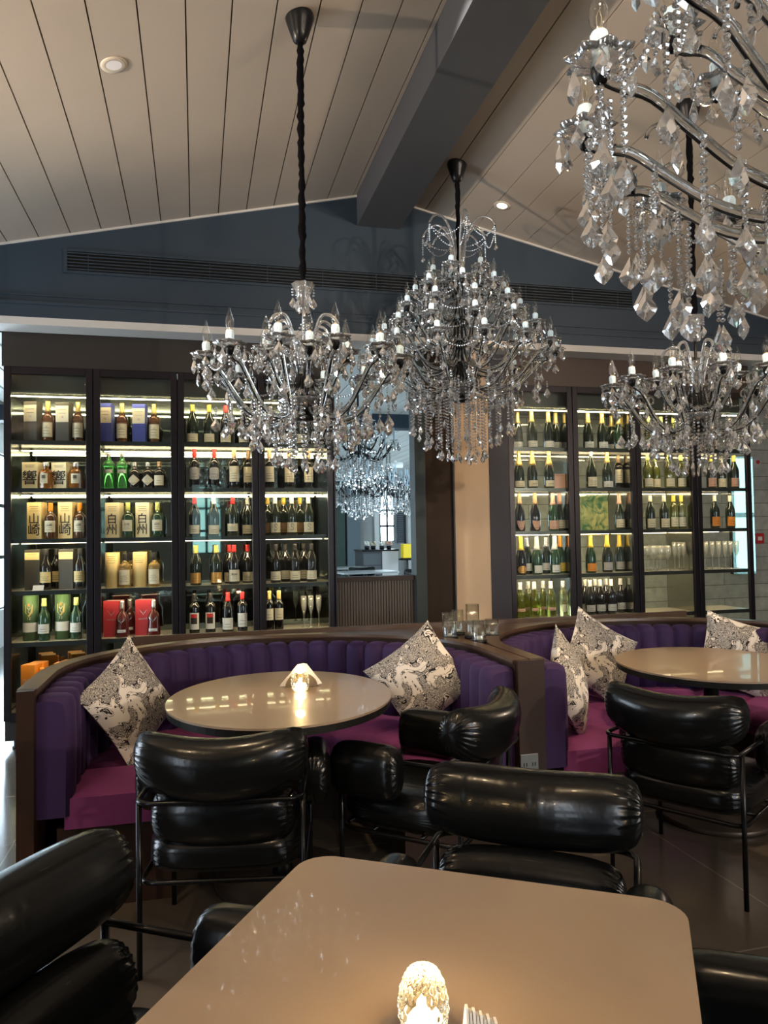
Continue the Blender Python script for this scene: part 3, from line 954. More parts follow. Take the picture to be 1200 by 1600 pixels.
# ------------------------------------------------------------------ votives, napkins, candle cylinders
VOTG = mat('votive_glass', (1, .93, .75), .05, trans=1, ior=1.45)
FLAME = mat('candle_glow', (1, .8, .4), .5, emit=9, ecol=(1, .74, .34))
def votive(x, y, label, s=1):
    t = thing('votive_candle', label, 'candle', (x, y, .75))
    n = 40
    mb = MB()
    prof = [(0, .003), (.026, .004), (.031, .014), (.0345, .03), (.034, .048), (.030, .068), (.024, .082), (.020, .088)]
    rows = []
    J = 30
    for j in range(J + 1):
        q = j / J * (len(prof) - 1)
        k = min(int(q), len(prof) - 2)
        f = q - k
        r0 = prof[k][0] * (1 - f) + prof[k + 1][0] * f
        z0 = prof[k][1] * (1 - f) + prof[k + 1][1] * f
        row = []
        for i in range(n * 2):
            a = 2 * PI * i / (n * 2)
            d = abs(math.sin(8 * a + j * .55)) * abs(math.sin(8 * a - j * .55))
            row.append((r0 * (1 + .10 * d) * math.cos(a), r0 * (1 + .10 * d) * math.sin(a), z0))
        rows.append(row)
    mb.grid(rows, 0, True, closed=True)
    mb.build('glass_shade', VOTG, t, scale=(s,) * 3)
    mb = MB(); mb.lathe([(0, .006), (.016, .006), (.016, .030), (.006, .036), (0.004, .05), (0, .056)], 16); mb.build('flame', FLAME, t, scale=(s,) * 3)
    pl = bpy.data.lights.new('candle_light', 'POINT'); pl.energy = 1.2; pl.color = (1, .68, .32); pl.shadow_soft_size = .02
    po = bpy.data.objects.new('candle_light', pl); COL.objects.link(po); po.location = (x, y, .84)
    return t
votive(.283, .955, 'lit diamond cut glass votive on the foreground square table', .92)
votive(.42, 3.165, 'lit diamond cut glass votive on the left round table', 1.05)
NAP = mat('napkin_paper', (.8, .78, .74), .8)
def napkins(x, y, rz, where):
    t = thing('napkin_holder', 'half round metal napkin holder on ' + where, 'napkin holder', (x, y, .75), rz)
    mat_h = mat('holder_metal', (.2, .16, .12), .35, .5)
    mb = MB(); mb.box(-.07, .07, -.022, .022, 0, .003); mb.build('base', mat_h, t)
    for yy in (-.022, .019):
        mb = MB()
        poly = [(.07 * math.cos(PI * i / 16), .062 * math.sin(PI * i / 16)) for i in range(17)]
        mb.add([(a, yy, b) for a, b in poly] + [(a, yy + .003, b) for a, b in poly],
               [tuple(range(17))[::-1], tuple(range(17, 34))] + [(i, (i + 1) % 17, 17 + (i + 1) % 17, 17 + i) for i in range(17)])
        mb.build('side_plate', mat_h, t)
    mb = MB()
    for k in range(9):
        yy = -.0175 + k * .0038
        w, h, dx = .082 - .002 * (k % 3), .094 - .003 * (k % 2), .003 * (k - 4)
        tri = [(-w + dx, .006), (w + dx, .006), (w - .006 + dx, .016), (dx + .012, h), (dx - .004, h + .004), (-w + .006 + dx, .016)]
        mb.add([(a, yy, b) for a, b in tri] + [(a, yy + .003, b) for a, b in tri], [tuple(range(6))[::-1], tuple(range(6, 12))] + [(i, (i + 1) % 6, 6 + (i + 1) % 6, 6 + i) for i in range(6)])
    o = mb.build('napkin_stack', NAP, None, (x, y, .75), rz)
    o['label'] = 'folded white paper napkins standing in the holder on ' + where
    o['category'] = 'napkins'
napkins(.44, 3.27, R(-8), 'the left round table')
napkins(.313, .825, R(75), 'the square table in front')
for x, y, r, h, lab in ((1.325, 3.845, .038, .145, 'widest glass cylinder, leftmost on the walnut console'), (1.43, 4.0, .032, .14, 'slim glass cylinder at the back of the walnut console'),
                        (1.455, 3.835, .037, .185, 'tallest glass cylinder in the middle of the walnut console'), (1.425, 3.665, .036, .115, 'glass cylinder holding a white candle, nearest on the walnut console'),
                        (1.565, 3.83, .038, .10, 'low glass cylinder, rightmost on the walnut console')):
    t = thing('candle_cylinder', lab, 'candle holder', (x, y, .836))
    mb = MB(); mb.lathe([(0, 0), (r + .008, 0), (r + .009, .004), (r + .009, .014), (r + .004, .017), (0, .017)], 28); mb.build('base', BLKP, t)
    mb = MB(); mb.lathe([(r, .017), (r, h), (r - .003, h), (r - .003, .017)], 28); mb.build('glass_tube', CUPG, t)
    mb = MB(); mb.lathe([(0, .017), (.012, .017), (.012, .03), (0, .032)] if h != .115 else [(0, .017), (.02, .017), (.018, .032), (.006, .036), (0, .036)], 16); mb.build('tealight', NAP, t)
# ------------------------------------------------------------------ display cabinets
BAYS = {1: (-1.265, -.693), 2: (-.693, -.126), 3: (-.126, .444), 4: (.444, 1.002), 5: (2.419, 2.991), 6: (2.991, 3.569), 7: (3.569, 4.148), 8: (4.148, 4.698)}
ZS = {1: 2.10, 2: 1.77, 3: 1.42, 4: 1.065, 5: .715, 6: .24}
CABLAB = {1: 'leftmost tall lit display cabinet, whisky boxes in orange and gold inside', 2: 'second tall display cabinet from left, with blue, green and red boxes',
          3: 'third tall display cabinet from left, red foil wine bottles', 4: 'tall display cabinet just left of the opening, behind the left chandelier',
          5: 'tall champagne cabinet just right of the beige and grey panels', 6: 'sixth tall display cabinet from left, dark wine bottles low down',
          7: 'display cabinet holding big bowl wine glasses, second from the right', 8: 'rightmost tall display cabinet with a long row of flutes'}
YF_, YB_ = 5.5, 5.93
for b, (xa, xb) in BAYS.items():
    t = thing('display_cabinet', CABLAB[b], 'cabinet', ((xa + xb) / 2, YF_, 0), 0, 'tall lit display cabinets')
    w = (xb - xa) / 2
    g = .003
    left = b <= 4
    mb = MB()
    mb.box(-w + g, w - g, .03, YB_ - YF_, .06, .2)
    mb.box(-w + g, w - g, .012, YB_ - YF_, 2.57, 2.598)
    mb.box(-w + g, -w + g + .012, .012, YB_ - YF_, .2, 2.57)
    if b != 8:
        mb.box(w - g - .012, w - g, .012, YB_ - YF_, .2, 2.57)
    mb.build('carcass', CABD, t)
    mb = MB()
    mb.box(-w + .015, -w + .018, .03, .42, .25, 2.42)
    if b != 8:
        mb.box(w - .018, w - .015, .03, .42, .25, 2.42)
    mb.build('side_lining', STEEL, t)
    if b == 8:
        mb = MB(); mb.box(w - .012, w - .006, .03, .42, .2, 2.57); mb.build('side_glass', PANE, t)
    mb = MB(); mb.box(-w + .018, w - .018, .415, .42, .2, 2.57)
    mb.build('back_panel', MIRROR if left else PANE, t)
    mb = MB(); mb.box(-w + .015, w - .015, .02, .41, 2.425, 2.44); mb.box(-w + .015, w - .015, .1, .11, 2.44, 2.57)
    mb.build('inner_top', SMOKE, t)
    # door frame ring, pane and handle strip
    f, d = .047, .03
    mb = MB()
    z0, z1 = .2, 2.598
    mb.box(-w + g, -w + f, -.006, d - .006, z0, z1); mb.box(w - f, w - g, -.006, d - .006, z0, z1)
    mb.box(-w + f, w - f, -.006, d - .006, z1 - .05, z1); mb.box(-w + f, w - f, -.006, d - .006, z0, z0 + .05)
    dr = mb.build('door', CABM, t); bevel(dr, .002, 1)
    mb = MB(); mb.box(-w + f, w - f, .007, .009, z0 + .05, z1 - .05); mb.build('glass_pane', PANE, dr)
    for sgn in (-1, 1):
        mb = MB(); mb.lathe([(0, 0), (.022, 0), (.022, .01), (.012, .015), (.012, .06)], 12); mb.build('levelling_foot', BLKP, t, (sgn * (w - .06), .08, 0))
        mb = MB(); mb.lathe([(0, 0), (.022, 0), (.022, .01), (.012, .015), (.012, .06)], 12); mb.build('levelling_foot', BLKP, t, (sgn * (w - .06), .36, 0))
    for k, z in ZS.items():
        mb = MB(); mb.box(-w + .02, w - .02, .04, .41, z - .010, z, 0)
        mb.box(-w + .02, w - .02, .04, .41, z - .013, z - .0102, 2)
        mb.box(-w + .02, w - .02, .034, .04, z - .026, z, 1)
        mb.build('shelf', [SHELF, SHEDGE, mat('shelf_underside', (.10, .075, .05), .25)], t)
    for z in list(ZS.values())[:5] + [2.425]:
        mb = MB()
        if z < 2.4:
            mb.box(-w + .03, w - .03, .400, .404, z - .034, z - .029, 2)
        mb.box(-w + .03, w - .03, .0405, .0445, z - .026, z - .018, 0)
        mb.box(-w + .02, w - .02, .034, .040, z - .030, z - .026, 1)
        mb.build('light_strip', [LEDM, SHEDGE, LEDB], t)
# ------------------------------------------------------------------ bottles, boxes, glasses
INK = mat('ink', (.03, .025, .02), .6)
def gl(name, col, tr=.0, rough=.06):
    return mat(name, col, rough, trans=tr, coat=.5)
GD = gl('dark_green_glass', (.012, .022, .014)); GK = gl('black_glass', (.008, .007, .007)); GO = gl('olive_glass', (.32, .34, .05), .8)
GC = gl('pale_glass', (.85, .85, .35), .85); GA = gl('amber_liquid', (.75, .28, .05), .7); GR = gl('tawny_liquid', (.22, .08, .025), .45)
GG = gl('bright_green_glass', (.15, .75, .2), .75); GB = gl('bottle_green', (.02, .07, .03), .2); GY = gl('golden_liquid', (.8, .5, .12), .7); GRED = gl('ruby_brown_glass', (.16, .02, .015), .3)
def pm(n, c, r=.45, me=0):
    return mat('print_' + n, c, r, me)
CREAM = pm('cream', (.8, .72, .52)); WHT = pm('white', (.8, .78, .72)); GOLD = pm('gold_foil', (.8, .6, .2), .3, .4); YEL = pm('yellow', (.85, .6, .08)); RED = pm('red_foil', (.65, .03, .03), .35)
ORG = pm('orange', (.85, .3, .03)); GRY = pm('grey', (.5, .48, .45)); TAN = pm('tan', (.5, .33, .18)); PINK = pm('rose', (.72, .42, .3)); NAVY = pm('blue', (.06, .08, .33)); DKB = pm('charcoal_box', (.07, .065, .05))
OCH = pm('ochre', (.62, .33, .08), .35, .3); KRAFT = pm('gold_box', (.85, .66, .3)); PALE = pm('pale_yellow_box', (.85, .76, .5)); BRED = pm('crimson_box', (.42, .03, .04)); GRN = pm('green_tube', (.06, .12, .05)); MINT = pm('mint_green', (.16, .45, .28))
SIL = pm('silver', (.7, .66, .62), .25, .8); BOXL = pm('warm_beige_box', (.85, .72, .55)); BLK = pm('black_print', (.015, .013, .013)); LGRN = pm('lime_cap', (.6, .65, .2))
P_BURG = [(0, .0), (.038, 0), (.0405, .006), (.041, .15), (.038, .172), (.030, .195), (.021, .218), (.0155, .24), (.0142, .285), (0, .286)]
P_BORD = [(0, .0), (.035, 0), (.037, .006), (.037, .185), (.034, .2), (.022, .214), (.0152, .228), (.0142, .285), (0, .286)]
P_CHAM = [(0, .0), (.041, 0), (.0435, .008), (.0435, .125), (.040, .155), (.031, .19), (.021, .225), (.0165, .25), (.0155, .305), (0, .308)]
P_MAC = [(0, .0), (.033, 0), (.035, .005), (.041, .155), (.038, .175), (.026, .197), (.0155, .205), (.0145, .25), (0, .25)]
P_YAM = [(0, .0), (.039, 0), (.041, .005), (.041, .14), (.037, .158), (.022, .175), (.015, .18), (.0145, .215), (0, .215)]
P_HIB = [(0, .0), (.045, 0), (.048, .005), (.046, .115), (.034, .132), (.018, .138), (.0175, .155), (0, .155)]
P_LAG = [(0, .0), (.038, 0), (.040, .005), (.040, .155), (.034, .18), (.02, .205), (.0165, .23), (.0155, .262), (0, .262)]
P_DAL = [(0, .0), (.048, 0), (.05, .006), (.046, .05), (.041, .10), (.044, .125), (.036, .155), (.02, .175), (.0155, .185), (.015, .225), (0, .225)]
P_HEND = [(0, .0), (.043, 0), (.045, .005), (.045, .105), (.040, .125), (.02, .14), (.015, .145), (.015, .16), (0, .16)]
P_TANQ = [(0, .0), (.034, 0), (.036, .005), (.038, .16), (.041, .166), (.036, .18), (.02, .2), (.0145, .205), (.014, .235), (0, .235)]
def bottle_meshes(key, prof, glass, cap, z_cap0, z_cap1, label, zl0, zl1, rl, ang=62, n=24, rcap=None, text=None, tsize=.02, shape='rect', lines=3, extra=None, faces=None):
    nn = faces or n
    mb = MB(); mb.lathe(prof, nn, smooth=faces is None, a0=PI / nn)
    body = mb.mesh('bottle', glass)
    mb = MB()
    rc = rcap or .0158
    def rad(z):
        for (r0, a), (r1, b) in zip(prof[:-1], prof[1:]):
            if a <= z <= b and b > a:
                return r0 + (r1 - r0) * (z - a) / (b - a)
        return .0145
    K = 6
    pr = []
    for i in range(K + 1):
        z = z_cap0 + (z_cap1 - z_cap0) * i / K
        pr.append((max(rad(z), .0143 if z < prof[-1][1] else 0) + .0011 if not rcap else rc, z))
    pr = [(pr[0][0] - .001, z_cap0)] + pr + [(0, z_cap1 + .0005)]
    mb.lathe(pr, 20); capm = mb.mesh('cap', cap)
    mb = MB()
    A = R(ang)
    cols = 12
    def on(u, v, e=0):
        # u in metres along the arc, v height
        a = -PI / 2 + u / rl
        return ((rl + .0012 + e) * math.cos(a), (rl + .0012 + e) * math.sin(a), v)
    ua = A * rl
    H = zl1 - zl0
    rows = []
    for i in range(cols + 1):
        u = -ua + 2 * ua * i / cols
        q = abs(u) / ua
        if shape == 'diamond':
            lo, hi = zl0 + H / 2 * q, zl1 - H / 2 * q
        elif shape == 'shield':
            lo, hi = zl0 + H * .75 * q ** 2.2, zl1 - H * .12 * (1 - q)
        elif shape == 'oval':
            k = (1 - q * q) ** .5
            lo, hi = zl0 + H / 2 * (1 - k), zl1 - H / 2 * (1 - k)
        elif shape == 'tag':
            lo, hi = zl0 + .01 * q ** 3, zl1 - .012 * q ** 3
        else:
            lo, hi = zl0, zl1
        rows.append([on(u, lo), on(u, hi)])
    mb.grid(rows, 0, True)
    for k in range(lines):
        v = zl0 + H * (.2 + .5 * k / max(1, lines))
        ww = ua * (.55 - .12 * (k % 2))
        mb.grid([[on(-ww + 2 * ww * i / 6, v, .0006), on(-ww + 2 * ww * i / 6, v + .0022, .0006)] for i in range(7)], 1, False)
    if text:
        add_text(mb, text, tsize, lambda u, v: on(u, zl0 + H * .62 + v, .0008), 1)
    if extra:
        extra(mb, on, zl0, zl1)
    lab = mb.mesh('label', [label, INK, RED, SIL])
    return (body, capm, lab)
def box_meshes(key, w, d, h, m, lab=None, lz=(0, 0), text=None, tsize=.03, tz=.5, lab2=None, ink=None, lines=0, tube=False, tlines=None, extra=None):
    mb = MB()
    if tube:
        mb.lathe([(0, 0), (w / 2, 0), (w / 2, h), (0, h)], 28)
        # flat caps
    else:
        mb.box(-w / 2, w / 2, -d / 2, d / 2, 0, h)
    body = mb.mesh('box', m)
    def on(u, v, e=0):
        if tube:
            a = -PI / 2 + u / (w / 2)
            return ((w / 2 + .0008 + e) * math.cos(a), (w / 2 + .0008 + e) * math.sin(a), v)
        return (u, -d / 2 - .0008 - e, v)
    mb = MB()
    W = w * (.98 if not tube else 1.25)
    if lab:
        mb.grid([[on(-W / 2 + W * i / 10, lz[0]), on(-W / 2 + W * i / 10, lz[1])] for i in range(11)], 0, tube)
    for k in range(lines):
        v = h * (.88 - .06 * k) if not lab else lz[0] + (lz[1] - lz[0]) * (.75 - .22 * k)
        ww = w * (.32 - .05 * (k % 2))
        mb.grid([[on(-ww + 2 * ww * i / 4, v, .0005), on(-ww + 2 * ww * i / 4, v + .0022, .0005)] for i in range(5)], 1, False)
    if text:
        add_text(mb, text, tsize, lambda u, v: on(u, h * tz + v, .0007), 1)
    for (s, sz, zz) in (tlines or []):
        add_text(mb, s, sz, lambda u, v, zz=zz: on(u, zz + v, .0007), 1)
    if extra:
        extra(mb, on)
    return (body, None, mb.mesh('front_print', [lab or m, ink or INK, ORG, GOLD]) if mb.v else None)
def stag(scale, u0, v0, mi):
    def f(mb, on, *a):
        pts = []
        for s in (-1, 1):
            path = [(0, -.014), (s * .004, -.003), (s * .014, .004), (s * .02, .016)]
            for (a0, b0), (a1, b1) in zip(path[:-1], path[1:]):
                q = .0022
                mb.add([on(u0 + a0 * scale, v0 + (b0 - q) * scale, .001), on(u0 + a1 * scale, v0 + (b1 - q) * scale, .001), on(u0 + a1 * scale, v0 + (b1 + q) * scale, .001), on(u0 + a0 * scale, v0 + (b0 + q) * scale, .001)], [(0, 1, 2, 3)], mi)
    return f
def gf_front(mb, on):
    pts = [(-.024, .25), (.024, .25), (.024, .195), (0, .165), (-.024, .195)]
    mb.add([on(a, b, .0006) for a, b in pts], [tuple(range(5))], 3)
    mb.add([on(a, b, .001) for a, b in [(-.006, .255), (.006, .255), (.004, .238), (-.004, .238)]], [(0, 1, 2, 3)], 2)
    for p in ([(-.012, .23), (.002, .215), (.012, .232)], [(.002, .215), (-.004, .2), (.006, .19)]):
        for (a0, b0), (a1, b1) in zip(p[:-1], p[1:]):
            mb.add([on(a0, b0 - .002, .0012), on(a1, b1 - .002, .0012), on(a1, b1 + .002, .0012), on(a0, b0 + .002, .0012)], [(0, 1, 2, 3)], 1)
def s_mark(mb, on, a, b):
    p = [(.014, .07), (.004, .085), (-.008, .078), (-.006, .066), (.008, .058), (.012, .046), (.002, .036), (-.012, .042)]
    q = [on(x, z, .001) for x, z in p]
    mb.tube(q, .0016, 5, 1)
KIND = {
 'mac': (bottle_meshes('mac', P_MAC, GR, GOLD, .21, .285, CREAM, .03, .145, .0388, text='12', tsize=.016), 'whisky_bottle', 'whisky bottle with gold cap and tall cream label'),
 'hib': (bottle_meshes('hib', P_HIB, GA, SIL, .155, .185, CREAM, .035, .105, .0475, ang=32, faces=14, rcap=.022, text='響', tsize=.028), 'whisky_bottle', 'squat faceted amber whisky bottle with flared stopper'),
 'yam': (bottle_meshes('yam', P_YAM, gl('brown_glass', (.12, .045, .018), .3), ORG, .19, .25, CREAM, .045, .125, .041, ang=55, text='山崎', tsize=.018), 'whisky_bottle', 'brown whisky bottle with orange cap and calligraphy label'),
 'hak': (bottle_meshes('hak', P_YAM, GB, LGRN, .19, .25, CREAM, .045, .125, .041, ang=55, text='白州', tsize=.018), 'whisky_bottle', 'green whisky bottle with lime cap and calligraphy label'),
 'lag': (bottle_meshes('lag', P_LAG, GK, BLK, .235, .285, KRAFT, .05, .125, .040, ang=60), 'whisky_bottle', 'black whisky bottle with pale gold label'),
 'gf': (bottle_meshes('gf', P_LAG, GB, LGRN, .235, .29, WHT, .05, .115, .040, ang=60, lines=2, faces=None), 'whisky_bottle', 'dark green whisky bottle with white label'),
 'glm': (bottle_meshes('glm', [(0, 0), (.036, 0), (.038, .006), (.034, .10), (.036, .15), (.026, .19), (.015, .225), (.0145, .25), (0, .25)], GA, ORG, .225, .285, WHT, .04, .09, .0365, ang=50), 'whisky_bottle', 'amber bottle with orange cap'),
 'bal': (bottle_meshes('bal', P_YAM, GY, BLK, .19, .245, CREAM, .02, .125, .041, ang=60, lines=4), 'whisky_bottle', 'golden whisky bottle with dark cap and large cream label'),
 'dal': (bottle_meshes('dal', P_DAL, GRED, SIL, .195, .255, WHT, .035, .055, .049, ang=35, lines=1, extra=lambda mb, on, a, b: stag(1.3, 0, .115, 3)(mb, on)), 'whisky_bottle', 'ruby whisky bottle with silver stag emblem'),
 'tanq': (bottle_meshes('tanq', P_TANQ, GG, SIL, .225, .255, WHT, .11, .135, .0375, ang=50, lines=1), 'gin_bottle', 'bright green ribbed gin bottle', ),
 'hend': (bottle_meshes('hend', P_HEND, GK, SIL, .158, .19, CREAM, .02, .10, .0455, ang=58, shape='diamond', lines=1), 'gin_bottle', 'squat black bottle with cream diamond label'),
 'rect': (bottle_meshes('rect', P_HEND, GK, TAN, .158, .195, CREAM, .022, .095, .0455, ang=45, lines=2), 'gin_bottle', 'squat black bottle with rectangular cream label'),
 'burg_y': (bottle_meshes('burg_y', P_BURG, GD, YEL, .235, .288, CREAM, .012, .072, .0412, lines=2), 'wine_bottle', 'green wine bottle with yellow foil'),
 'burg_r': (bottle_meshes('burg_r', P_BURG, GK, RED, .235, .288, CREAM, .012, .082, .0412), 'wine_bottle', 'dark wine bottle with red foil and cream label'),
 'burg_rw': (bottle_meshes('burg_rw', P_BURG, GK, RED, .235, .288, CREAM, .02, .082, .0412, lines=2), 'wine_bottle', 'wide dark wine bottle with red foil'),
 'burg_w': (bottle_meshes('burg_w', P_BURG, GD, WHT, .235, .288, CREAM, .015, .08, .0412, lines=2), 'wine_bottle', 'wine bottle with white foil'),
 'burg_rg': (bottle_meshes('burg_rg', P_BURG, GD, RED, .235, .288, CREAM, .035, .09, .0412), 'wine_bottle', 'green wine bottle with red foil'),
 'burg_o': (bottle_meshes('burg_o', P_BURG, GD, YEL, .232, .288, OCH, .015, .09, .0412, lines=2), 'wine_bottle', 'wine bottle with yellow foil and ochre label'),
 'burg_pat': (bottle_meshes('burg_pat', P_BURG, GK, RED, .235, .288, CREAM, .02, .105, .0412, text='8∞', tsize=.03), 'wine_bottle', 'wine bottle with red foil and scroll pattern label'),
 'burg_s': (bottle_meshes('burg_s', P_BURG, GD, WHT, .235, .288, CREAM, .02, .095, .0412, lines=0, extra=s_mark), 'wine_bottle', 'wine bottle with white foil and big S label'),
 'burg_yb': (bottle_meshes('burg_yb', P_BURG, GD, YEL, .235, .285, TAN, .02, .095, .0412, lines=1), 'wine_bottle', 'yellow capped wine bottle in the rear row'),
 'burg_d': (bottle_meshes('burg_d', P_BURG, GK, BLK, .235, .288, CREAM, .02, .085, .0412, lines=2), 'wine_bottle', 'black topped wine bottle with cream label'),
 'bord_r': (bottle_meshes('bord_r', P_BORD, GK, RED, .225, .29, GRY, .065, .155, .037, shape='tag', lines=2), 'wine_bottle', 'straight wine bottle with red foil and grey label'),
 'bord_c': (bottle_meshes('bord_c', P_BORD, GK, TAN, .225, .29, CREAM, .05, .165, .037, lines=3), 'wine_bottle', 'straight wine bottle with tan foil and tall cream label'),
 'bord_br': (bottle_meshes('bord_br', P_BORD, GK, BLK, .225, .29, WHT, .03, .15, .037, lines=0, extra=lambda mb, on, a, b: (mb.grid([[on(-.022 + .0044 * i, .07, .0007), on(-.022 + .0044 * i, .115, .0007)] for i in range(11)], 1, False), mb.grid([[on(-.022 + .0044 * i, .115, .0007), on(-.022 + .0044 * i, .142, .0007)] for i in range(11)], 2, False))), 'wine_bottle', 'dark wine bottle with red, black and white label'),
 'bord_rw': (bottle_meshes('bord_rw', P_BURG, GK, RED, .225, .29, WHT, .02, .105, .0412, lines=2), 'wine_bottle', 'wine bottle with red foil and large white label'),
 'bord_t': (bottle_meshes('bord_t', P_BORD, GK, RED, .235, .29, WHT, .035, .135, .037, lines=2), 'wine_bottle', 'slim red capped wine bottle with narrow white label'),
 'bord_g': (bottle_meshes('bord_g', [(r * .92, z) for r, z in P_BORD], GK, GOLD, .225, .29, CREAM, .075, .16, .0342, lines=2), 'wine_bottle', 'wine bottle with gold foil'),
 'ch_gold': (bottle_meshes('ch_gold', P_CHAM, GD, GOLD, .215, .312, WHT, .01, .06, .0437, lines=2), 'champagne_bottle', 'champagne bottle with gold foil and low white label'),
 'ch_gold2': (bottle_meshes('ch_gold2', P_CHAM, GD, GOLD, .19, .312, CREAM, .015, .065, .0437, lines=2, extra=lambda mb, on, a, b: mb.add([on(-.012, .165, -.008), on(.012, .175, -.01), on(.012, .185, -.012), on(-.012, .175, -.01)], [(0, 1, 2, 3)], 2)), 'champagne_bottle', 'champagne bottle with long gold foil and cream label'),
 'ch_shield': (bottle_meshes('ch_shield', P_CHAM, GK, TAN, .22, .312, PINK, .01, .09, .0437, ang=48, shape='shield', lines=1), 'champagne_bottle', 'black champagne bottle with rose shield label'),
 'ch_pink': (bottle_meshes('ch_pink', P_CHAM, GB, PINK, .215, .312, PINK, .015, .085, .0437, lines=1), 'champagne_bottle', 'champagne bottle with pink foil and rose label'),
 'ch_cream': (bottle_meshes('ch_cream', P_CHAM, GD, PINK, .22, .312, CREAM, .02, .09, .0437, lines=2), 'champagne_bottle', 'champagne bottle with plain cream label'),
 'ch_round': (bottle_meshes('ch_round', P_CHAM, GK, YEL, .20, .312, OCH, .015, .075, .0437, ang=55, shape='oval', lines=1), 'champagne_bottle', 'champagne bottle with round gold label'),
 'ch_white': (bottle_meshes('ch_white', P_CHAM, GB, WHT, .20, .312, WHT, .015, .075, .0437, ang=50, lines=1), 'champagne_bottle', 'champagne bottle with white foil and white label'),
 'ch_silver': (bottle_meshes('ch_silver', P_CHAM, GD, SIL, .22, .312, WHT, .03, .09, .0437, lines=1), 'champagne_bottle', 'champagne bottle with silver foil'),
 'ch_orange': (bottle_meshes('ch_orange', P_CHAM, GB, ORG, .22, .312, YEL, .02, .09, .0437, lines=1), 'champagne_bottle', 'champagne bottle with orange foil'),
 'ch_green': (bottle_meshes('ch_green', P_CHAM, GB, GOLD, .22, .312, WHT, .01, .05, .0437, lines=1), 'champagne_bottle', 'green champagne bottle at the right end'),
 'ch_whitecap': (bottle_meshes('ch_whitecap', P_CHAM, GD, WHT, .27, .312, CREAM, .015, .095, .0437, lines=3), 'champagne_bottle', 'bottle with small white cap and large cream label'),
 'ch_yelor': (bottle_meshes('ch_yelor', P_CHAM, GB, YEL, .21, .312, ORG, .015, .08, .0437, lines=1), 'champagne_bottle', 'champagne bottle with yellow foil and orange label'),
 'ch_yelgr': (bottle_meshes('ch_yelgr', P_CHAM, GD, YEL, .21, .312, GRY, .02, .085, .0437, lines=1), 'champagne_bottle', 'champagne bottle with yellow foil and grey label'),
 'ww_olive': (bottle_meshes('ww_olive', P_BURG, GO, WHT, .23, .29, PINK, .055, .08, .0412, ang=50, lines=1), 'wine_bottle', 'olive white wine bottle with white foil'),
 'ww_clear': (bottle_meshes('ww_clear', P_BURG, GC, WHT, .235, .29, PALE, .04, .10, .0412, ang=35, lines=0), 'wine_bottle', 'clear pale yellow wine bottle'),
 'ww_dark': (bottle_meshes('ww_dark', P_BURG, GK, WHT, .235, .29, GRY, .03, .085, .0412, lines=2), 'wine_bottle', 'nearly black wine bottle with white foil and grey label'),
 'ww_green': (bottle_meshes('ww_green', P_BURG, GO, LGRN, .24, .29, CREAM, .015, .085, .0412, lines=1), 'wine_bottle', 'yellow green wine bottle with cream label'),
 'ww_cream': (bottle_meshes('ww_cream', P_BURG, GD, CREAM, .235, .29, CREAM, .015, .09, .0412, lines=2), 'wine_bottle', 'dark green wine bottle with cream foil and label'),
 'ww_yel': (bottle_meshes('ww_yel', P_BORD, GO, YEL, .235, .29, CREAM, .02, .10, .037, lines=2), 'wine_bottle', 'slender lime tinted wine bottle'),
 'ww_tan': (bottle_meshes('ww_tan', P_BURG, GD, YEL, .235, .29, PINK, .015, .09, .0412, lines=1), 'wine_bottle', 'dark wine bottle with yellow foil and tan label'),
 'ww_ora': (bottle_meshes('ww_ora', P_BURG, GD, CREAM, .235, .29, ORG, .02, .10, .0412, lines=2), 'wine_bottle', 'dark wine bottle with cream foil and orange label'),
 'box_mac': (box_meshes('box_mac', .09, .09, .275, DKB, CREAM, (.135, .25), lines=2, tlines=[('12', .02, .17)]), 'whisky_box', 'charcoal box with a cream top label'),
 'box_blue': (box_meshes('box_blue', .09, .09, .275, NAVY, CREAM, (.135, .245), lines=2, tlines=[('12', .02, .165)]), 'whisky_box', 'deep blue box with a cream top label'),
 'box_hib': (box_meshes('box_hib', .105, .10, .185, PALE, tlines=[('響', .105, .07)], lines=2), 'whisky_box', 'pale box with one large brushed character'),
 'box_yam': (box_meshes('box_yam', .10, .09, .255, KRAFT, tlines=[('山', .08, .135), ('崎', .09, .058)], lines=3), 'whisky_box', 'gold box with two brushed characters'),
 'box_hak': (box_meshes('box_hak', .10, .09, .25, PALE, tlines=[('白', .078, .13), ('州', .082, .053)], lines=3), 'whisky_box', 'cream box with two brushed characters'),
 'box_lag': (box_meshes('box_lag', .10, .09, .28, DKB, KRAFT, (.21, .26), lines=1), 'whisky_box', 'dark box with a pale gold band'),
 'tube_gf': (box_meshes('tube_gf', .10, .10, .315, GRN, WHT, (.06, .125), tube=True, lines=2, tlines=[('12', .026, .155)], ink=CREAM, extra=gf_front), 'whisky_tube', 'green tube marked 12 with white band'),
 'tube_bal': (box_meshes('tube_bal', .10, .10, .25, KRAFT, tube=True, lines=4), 'whisky_tube', 'yellow cardboard tube'),
 'tube_grn': (box_meshes('tube_grn', .11, .11, .26, MINT, WHT, (.17, .19), tube=True), 'whisky_tube', 'mint green tube'),
 'box_glm': (box_meshes('box_glm', .10, .09, .31, ORG, tlines=[('GLEN', .034, .20), ('MO', .034, .168), ('RAN', .034, .136), ('GIE', .034, .104)], ink=WHT), 'whisky_box', 'orange box with stacked white letters'),
 'box_dal': (box_meshes('box_dal', .115, .10, .255, BRED, ink=SIL, tlines=[('DALMORE', .016, .12)], extra=lambda mb, on: stag(1.2, 0, .165, 1)(mb, on)), 'whisky_box', 'crimson box with silver stag antlers'),
 'box_peach': (box_meshes('box_peach', .10, .09, .12, PINK, lines=1), 'gift_box', 'low peach coloured gift box'),
}
